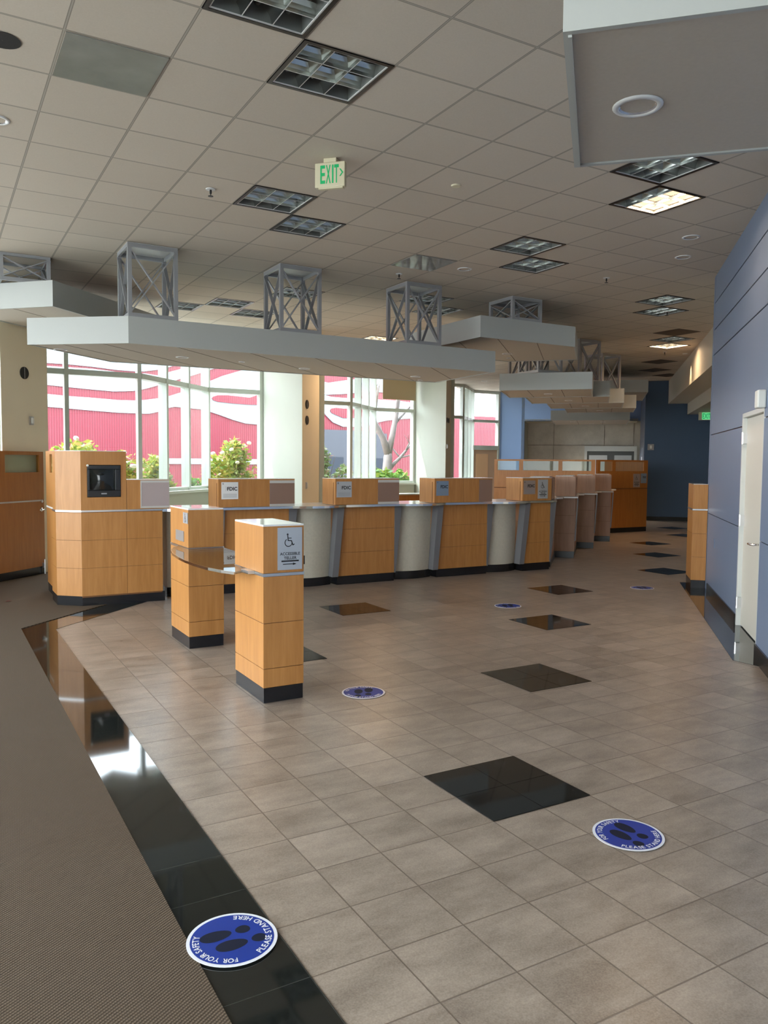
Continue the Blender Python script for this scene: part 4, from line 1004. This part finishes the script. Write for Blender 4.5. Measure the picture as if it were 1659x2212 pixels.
l = MB(); T = plane_T((0, -.005, 0), (1, 0, 0)); text_on(l, 'EXIT', 'exit_green', T, .10, .32, 2.95, 3.09, .02); l.build('lettering', ex)

# ------------------------------------------------------------------ floor decals
def disc(mb, r, z, m, n=56): mb.add([(r*math.cos(2*PI*k/n), r*math.sin(2*PI*k/n), z) for k in range(n)], [tuple(range(n))], m)
def arc_text(mb, s, m, r, a0, a1, h, z, inward=False):
    ws = []
    for ch in s:
        if ch == ' ': ws.append(.35); continue
        v, f = text_mesh(ch, .02); ws.append(max(p[0] for p in v)-min(p[0] for p in v)+.09)
    tot = sum(ws); x = 0
    for ch, w in zip(s, ws):
        if ch != ' ':
            v, f = text_mesh(ch, .02); ax = min(p[0] for p in v); bx = max(p[0] for p in v)
            t = a0+(a1-a0)*(x+w/2)/tot; k = abs(a1-a0)*r/tot
            sgn = -1 if not inward else 1
            vs = []
            for p in v:
                lx = (p[0]-(ax+bx)/2)*k; ly = p[1]/.70*h
                rr = r+ly if not inward else r-ly
                tt = t+(lx/r)*(-1 if not inward else 1)
                vs.append((rr*math.cos(tt), rr*math.sin(tt), z))
            mb.add(vs, f if not inward else f, m)
        x += w
def decal(x, y, rz, label):
    z = .0012 if not (.72 < x < 1.03) else .0072
    t = empty('floor_decal', (x, y, z), rz); tag(t, label, 'floor sticker', 'round blue distancing stickers')
    r = .155
    b = MB(); b.lathe([(.001, .0016), (r, .0016), (r, 0)], 56, 'decal_white'); b.build('white_rim', t)
    b = MB(); disc(b, .143, .0020, 'decal_blue'); b.build('blue_field', t)
    for s in (-1, 1):
        f = MB()
        dy = .018*s; cx = .036*s
        def foot(cy, a, b_, z=.0024, tp=.12):
            pts = []
            for k in range(24):
                th = 2*PI*k/24; pts.append((cx+a*math.cos(th)*(1+tp*math.sin(th)), cy+b_*math.sin(th), z))
            f.add(pts, [tuple(range(24))], 'decal_foot')
        foot(.030+dy, .030, .056); foot(-.066+dy, .023, .026, tp=-.1)
        f.build('footprint', t)
    l = MB(); arc_text(l, 'FOR YOUR SAFETY', 'decal_white', .113, math.radians(172), math.radians(58), .022, .0026); l.build('lettering', t); l = MB()
    arc_text(l, 'PLEASE STAND HERE', 'decal_white', .135, math.radians(206), math.radians(342), .022, .0026, inward=True); l.build('lettering', t)
    return t
decal(.862, 2.535, math.radians(88), 'blue round sticker on the black border, nearest the camera')
decal(2.665, 2.434, math.radians(4), 'blue round sticker on beige tiles past the first black square')
decal(2.66, 4.922, math.radians(-30), 'blue round sticker beside the near maple pillar')
decal(5.785, 7.184, math.radians(-30), 'blue round sticker between the brown reflecting squares, mid floor')
decal(8.256, 7.418, math.radians(-30), 'blue round sticker farthest away, before the blue reflecting squares')
o = MB().add([(0, 0, .002), (.035, .018, .014), (.08, .01, .006), (.05, -.022, .010)], [(0, 1, 2, 3)], 'leaf_dry').build('dry_leaf'); o.location = (-.05+.85, 0, 0)
o.location = (.70, 10.05, .007); tag(o, 'small dark red dry leaf on the carpet', 'leaf')

# ------------------------------------------------------------------ outdoors
FV = 30.0
fc = empty('red_building', (0, FV, 0)); tag(fc, 'red corrugated building with wavy white bands beyond the windows', 'building')
MB().box((-12, 0, -.05), (19.3, 6, 6.9), 'facade_red').build('wall', fc)
MB().box((19.3, 0.01, -.05), (40, 6, 3.86), 'facade_red').build('low_wing', fc)
def band(top, bot, m='facade_white', d=.06):
    """raised band between two (x, z) edge lines"""
    MB().plate(top+bot[::-1], -d, 0, m).build('wall_band', fc)
band([(3.44, 6.36), (4.35, 6.45), (5.09, 6.52), (5.97, 6.60), (6.56, 6.65), (6.91, 6.68), (7.47, 6.74), (7.85, 6.77), (8.28, 6.81), (9.01, 6.88), (9.81, 6.95)], [(3.42, 5.03), (4.33, 5.03), (5.07, 5.00), (5.95, 4.94), (6.54, 4.93), (6.89, 4.95), (7.45, 5.05), (7.83, 5.17), (8.27, 5.34), (9.00, 5.62), (9.80, 5.95)])
band([(3.42, 4.93), (4.32, 4.93), (5.07, 4.93), (5.95, 4.87), (6.54, 4.84), (6.93, 4.88), (7.45, 4.83), (7.83, 4.99), (8.27, 5.13), (9.00, 5.38), (9.80, 5.63)], [(3.41, 4.28), (4.31, 4.23), (5.06, 4.19), (5.79, 4.16), (6.24, 4.19), (6.53, 4.22), (6.89, 4.30), (7.45, 4.48), (7.81, 4.61), (8.62, 4.88), (9.00, 5.02), (9.80, 5.32)])
band([(3.40, 3.97), (4.31, 3.92), (5.06, 3.90), (5.94, 3.86), (6.53, 3.87), (6.88, 3.90), (7.44, 4.00), (7.81, 4.09), (8.26, 4.25), (8.99, 4.53), (9.34, 4.72), (9.89, 4.97), (10.87, 5.30), (11.51, 5.53), (12.60, 5.55), (13.42, 5.42)], [(3.39, 3.52), (4.30, 3.48), (5.05, 3.44), (5.93, 3.40), (6.53, 3.40), (6.89, 3.40), (7.10, 3.41), (7.44, 3.50), (7.80, 3.65), (8.01, 3.70), (8.26, 3.69), (8.61, 3.67), (8.99, 3.65), (9.33, 3.58), (9.79, 3.45), (10.32, 3.28), (10.83, 3.16), (11.27, 3.14), (12.20, 3.20), (13.01, 3.61), (13.53, 4.04)])
band([(13.52, 5.01), (13.80, 5.06), (14.42, 4.96), (15.11, 5.09), (16.45, 5.31), (17.84, 5.70)], [(13.53, 4.67), (13.80, 4.62), (14.31, 4.46), (15.12, 4.53), (16.46, 4.70), (17.85, 4.69)])
band([(13.53, 4.61), (13.80, 4.57), (14.54, 4.39), (15.12, 4.37), (16.46, 4.39), (17.85, 4.37), (18.93, 4.30)], [(13.53, 4.14), (13.80, 4.08), (14.09, 3.94), (14.32, 3.62), (14.65, 3.33), (15.12, 3.16), (15.59, 3.17), (16.24, 3.21), (16.72, 3.37), (17.24, 3.49), (18.10, 3.59), (18.94, 3.66)])
MB().plate([(9.45, 4.08), (9.50, 4.15), (9.68, 4.21), (10.09, 4.23), (10.98, 4.18), (11.27, 4.29), (11.80, 4.48), (11.80, 4.02), (11.27, 3.91), (11.02, 3.90), (10.33, 3.92), (9.68, 3.96), (9.50, 4.01)], -.10, -.055, 'facade_red').build('wall_band', fc)
MB().plate([(14.51, 3.81), (14.56, 3.90), (14.77, 3.94), (15.12, 3.92), (15.99, 3.97), (16.46, 3.91), (16.47, 3.67), (15.99, 3.55), (15.12, 3.52), (14.77, 3.64), (14.56, 3.72)], -.10, -.055, 'facade_red').build('wall_band', fc)
MB().box((13.51, -0.07, 0.44), (16.61, 0, 3.02), 'facade_grey').build('wall_panel', fc)
MB().box((16.59, -0.08, 0.44), (17.25, 0, 2.92), 'facade_grey').build('wall_panel', fc)
MB().box((16.59, -0.09, 0.44), (17.25, 0, 1.85), 'facade_navy').build('wall_panel', fc)
MB().box((13.80, -0.09, 0.46), (15.14, 0, 1.88), 'facade_navy').build('wall_panel', fc)
MB().box((7.79, -0.07, 1.55), (11.41, 0, 1.76), 'facade_white').build('wall_panel', fc)
# ground planting
def bush(x, y, w, h, m, label, leaves=2300, ls=.075, blossoms=0, seed=1, stems=7):
    rnd = random.Random(seed)
    t = empty('flowering_shrub' if blossoms else 'garden_shrub', (x, y, -.05)); tag(t, label, 'shrub', 'garden shrubs outside the windows')
    s = MB()
    for k in range(stems):
        a = rnd.uniform(0, 2*PI); rr = rnd.uniform(.1, .4)*w
        s.tube([(0, 0, 0), (rr*.3*math.cos(a), rr*.3*math.sin(a), h*.4), (rr*math.cos(a), rr*math.sin(a), h*.85)], [.014, .010, .004], 5, 'stem')
    s.build('stems', t)
    l = MB()
    blobs = [(rnd.uniform(-.32, .32)*w, rnd.uniform(-.28, .28)*w, rnd.uniform(.30, .78)*h, rnd.uniform(.16, .27)) for _ in range(11)]+[(0, 0, h*.82, .16)]
    for k in range(leaves):
        bx, by, bz, br = rnd.choice(blobs)
        d = Vector((rnd.gauss(0, 1), rnd.gauss(0, 1), rnd.gauss(0, 1))).normalized()*rnd.uniform(.5, 1)*br
        c = Vector((bx+d.x*w, by+d.y*w, max(.05, bz+d.z*h)))
        u_ = Vector((rnd.gauss(0, 1), rnd.gauss(0, 1), rnd.gauss(0, .6))).normalized(); v_ = u_.cross(Vector((rnd.gauss(0, 1), rnd.gauss(0, 1), rnd.gauss(0, 1)))).normalized()
        s_ = ls*rnd.uniform(.6, 1.3)
        l.add([c-u_*s_, c+v_*s_*.42, c+u_*s_, c-v_*s_*.42], [(0, 1, 2, 3)], m)
    l.build('foliage', t)
    for k in range(blossoms):
        bx, by, bz, br = rnd.choice(blobs)
        a = rnd.uniform(0, 2*PI); c = Vector((bx+br*w*.9*math.cos(a), by-abs(br*w*.8*math.sin(a)), bz+br*h*rnd.uniform(.3, 1.0)))
        if k == 0: blossom_me = MB().lathe([(.002, -.03), (.03, -.028), (.052, -.005), (.045, .025), (.022, .038), (.002, .03)], 9, 'blossom'); bo = blossom_me.build('blossom', t, smooth=True)
        else: bo = bo.copy(); COL.objects.link(bo)
        bo.location = c; bo.rotation_euler = (rnd.uniform(-.5, .5), rnd.uniform(-.5, .5), 0)
    return t
bush(2.25, 15.1, 1.5, 2.15, 'leaf_gold', 'rose shrub with cream blooms above the television cabinet', blossoms=14, seed=2)
bush(3.1, 15.6, 1.2, 1.95, 'leaf_gold', 'yellow-green rose shrub right of the television cabinet', blossoms=12, seed=3)
bush(3.95, 16.3, .9, 1.9, 'leaf_gold', 'rose shrub in the window facet beside the thick mullion', blossoms=8, seed=4)
bush(4.3, 16.9, .9, 1.55, 'leaf_dusty', 'dusty shrub in the narrow angled panes', seed=5)
bush(5.1, 17.8, .8, 1.4, 'leaf_green', 'broad-leaved green shrub low in the angled panes', seed=6, ls=.11, leaves=800)
bush(5.95, 17.3, 1.7, 2.3, 'leaf_gold', 'tall golden rose shrub left of the middle column', blossoms=16, seed=7, leaves=3200)
bush(5.55, 16.7, .8, 1.35, 'leaf_green', 'bright green low shrub in front of the golden rose', seed=8, ls=.11, leaves=800)
bush(9.15, 19.4, 1.7, 2.2, 'leaf_dusty', 'feathery pale shrub right of the middle column', blossoms=5, seed=9, leaves=3000)
bush(8.45, 18.6, 1.1, 1.45, 'leaf_gold', 'low yellowish shrub at the foot of the feathery one', seed=10)
bush(11.3, 20.2, 1.3, 1.5, 'leaf_green', 'bright green shrub in front of the bare tree', seed=11, ls=.12, leaves=1500)
bush(12.3, 20.7, 1.0, 1.5, 'leaf_green', 'spiky green shrub at the foot of the bare tree', seed=12, ls=.14, leaves=700)
bush(10.3, 20.3, .8, 1.2, 'leaf_dusty', 'small dusty shrub between the angled mullions', seed=13)
bush(13.9, 21.6, 1.3, 1.75, 'leaf_green', 'green shrub beyond the far column window', seed=14, leaves=900)
tr = empty('bare_tree', (12.7, 22.0, -.05)); tag(tr, 'pale bare forked tree outside the middle window', 'tree')
b = MB(); rnd = random.Random(5)
b.tube([(0, 0, 0), (.02, 0, .9), (.0, 0, 1.5), (.03, 0, 1.9), (.05, 0, 2.15)], [.20, .165, .15, .145, .07], 12, 'bark')
def limb(p, d, L, r, dep, mb):
    pts = [Vector(p)]; rs = [r]; d = Vector(d).normalized()
    for k in range(4):
        d = (d+Vector((rnd.gauss(0, .10), rnd.gauss(0, .10), rnd.gauss(.05, .06)))).normalized(); pts.append(pts[-1]+d*L/4); rs.append(r*(1-.13*(k+1)))
    mb.tube(pts, rs, 8 if dep > 1 else 5, 'bark')
    if dep > 0:
        for k in range(3 if dep > 1 else 4):
            q = pts[rnd.choice((2, 3, 4))]; dd = (d+Vector((rnd.gauss(0, .6), rnd.gauss(0, .5), rnd.gauss(.1, .35)))).normalized(); limb(q, dd, L*rnd.uniform(.45, .75), r*.45, dep-1, mb)
limb((.03, 0, 1.95), (-.30, .05, 1), 2.3, .12, 3, b); limb((.05, 0, 2.0), (.05, -.05, 1), 2.4, .11, 3, b); limb((.05, 0, 1.95), (.45, .1, 1), 2.0, .09, 3, b); limb((.08, 0, 1.5), (.8, 0, .9), 1.1, .07, 2, b)
b.build('trunk', tr, smooth=True)
o = MB().prism([(1.2, 14.2), (3.1, 14.2), (4.9, 16), (6.9, 16), (6.9, 17.75), (9, 17.75), (10.4, 19.1), (12.2, 19.1), (12.2, 20.8), (15, 21), (15, 24), (8, 22.5), (2, 18.5)], -.059, -.045, 'soil').build('planting_bed'); struct(o)

# ------------------------------------------------------------------ light
w = bpy.data.worlds.new('sky'); S.world = w; w.use_nodes = True; N = w.node_tree.nodes; L = w.node_tree.links
bg = N['Background']; tc = N.new('ShaderNodeTexCoord'); sx = N.new('ShaderNodeSeparateXYZ'); L.new(tc.outputs['Generated'], sx.inputs[0])
rp = N.new('ShaderNodeValToRGB'); rp.color_ramp.elements[0].position = .0; rp.color_ramp.elements[0].color = (.95, .97, 1, 1); rp.color_ramp.elements[1].position = .7; rp.color_ramp.elements[1].color = (.72, .84, 1, 1)
L.new(sx.outputs[2], rp.inputs[0]); L.new(rp.outputs[0], bg.inputs[0]); bg.inputs[1].default_value = 11.5
sun = bpy.data.lights.new('sun', 'SUN'); sun.energy = 7; sun.angle = .009; sun.color = (1, .95, .86)
so = bpy.data.objects.new('sun', sun); COL.objects.link(so); so.rotation_euler = Vector((.42, -.36, -.83)).to_track_quat('-Z', 'Y').to_euler()

S.view_settings.view_transform = 'Standard'; S.view_settings.look = 'None'; S.view_settings.gamma = 1; S.view_settings.exposure = 0.13
S.view_settings.use_curve_mapping = False
S.render.engine = 'CYCLES'
S.cycles.use_denoising = True
S.cycles.max_bounces = 8; S.cycles.diffuse_bounces = 5; S.cycles.glossy_bounces = 4; S.cycles.transparent_max_bounces = 12; S.cycles.transmission_bounces = 6
S.cycles.sample_clamp_indirect = 6; S.cycles.caustics_reflective = False; S.cycles.caustics_refractive = False
S.cycles.use_adaptive_sampling = False
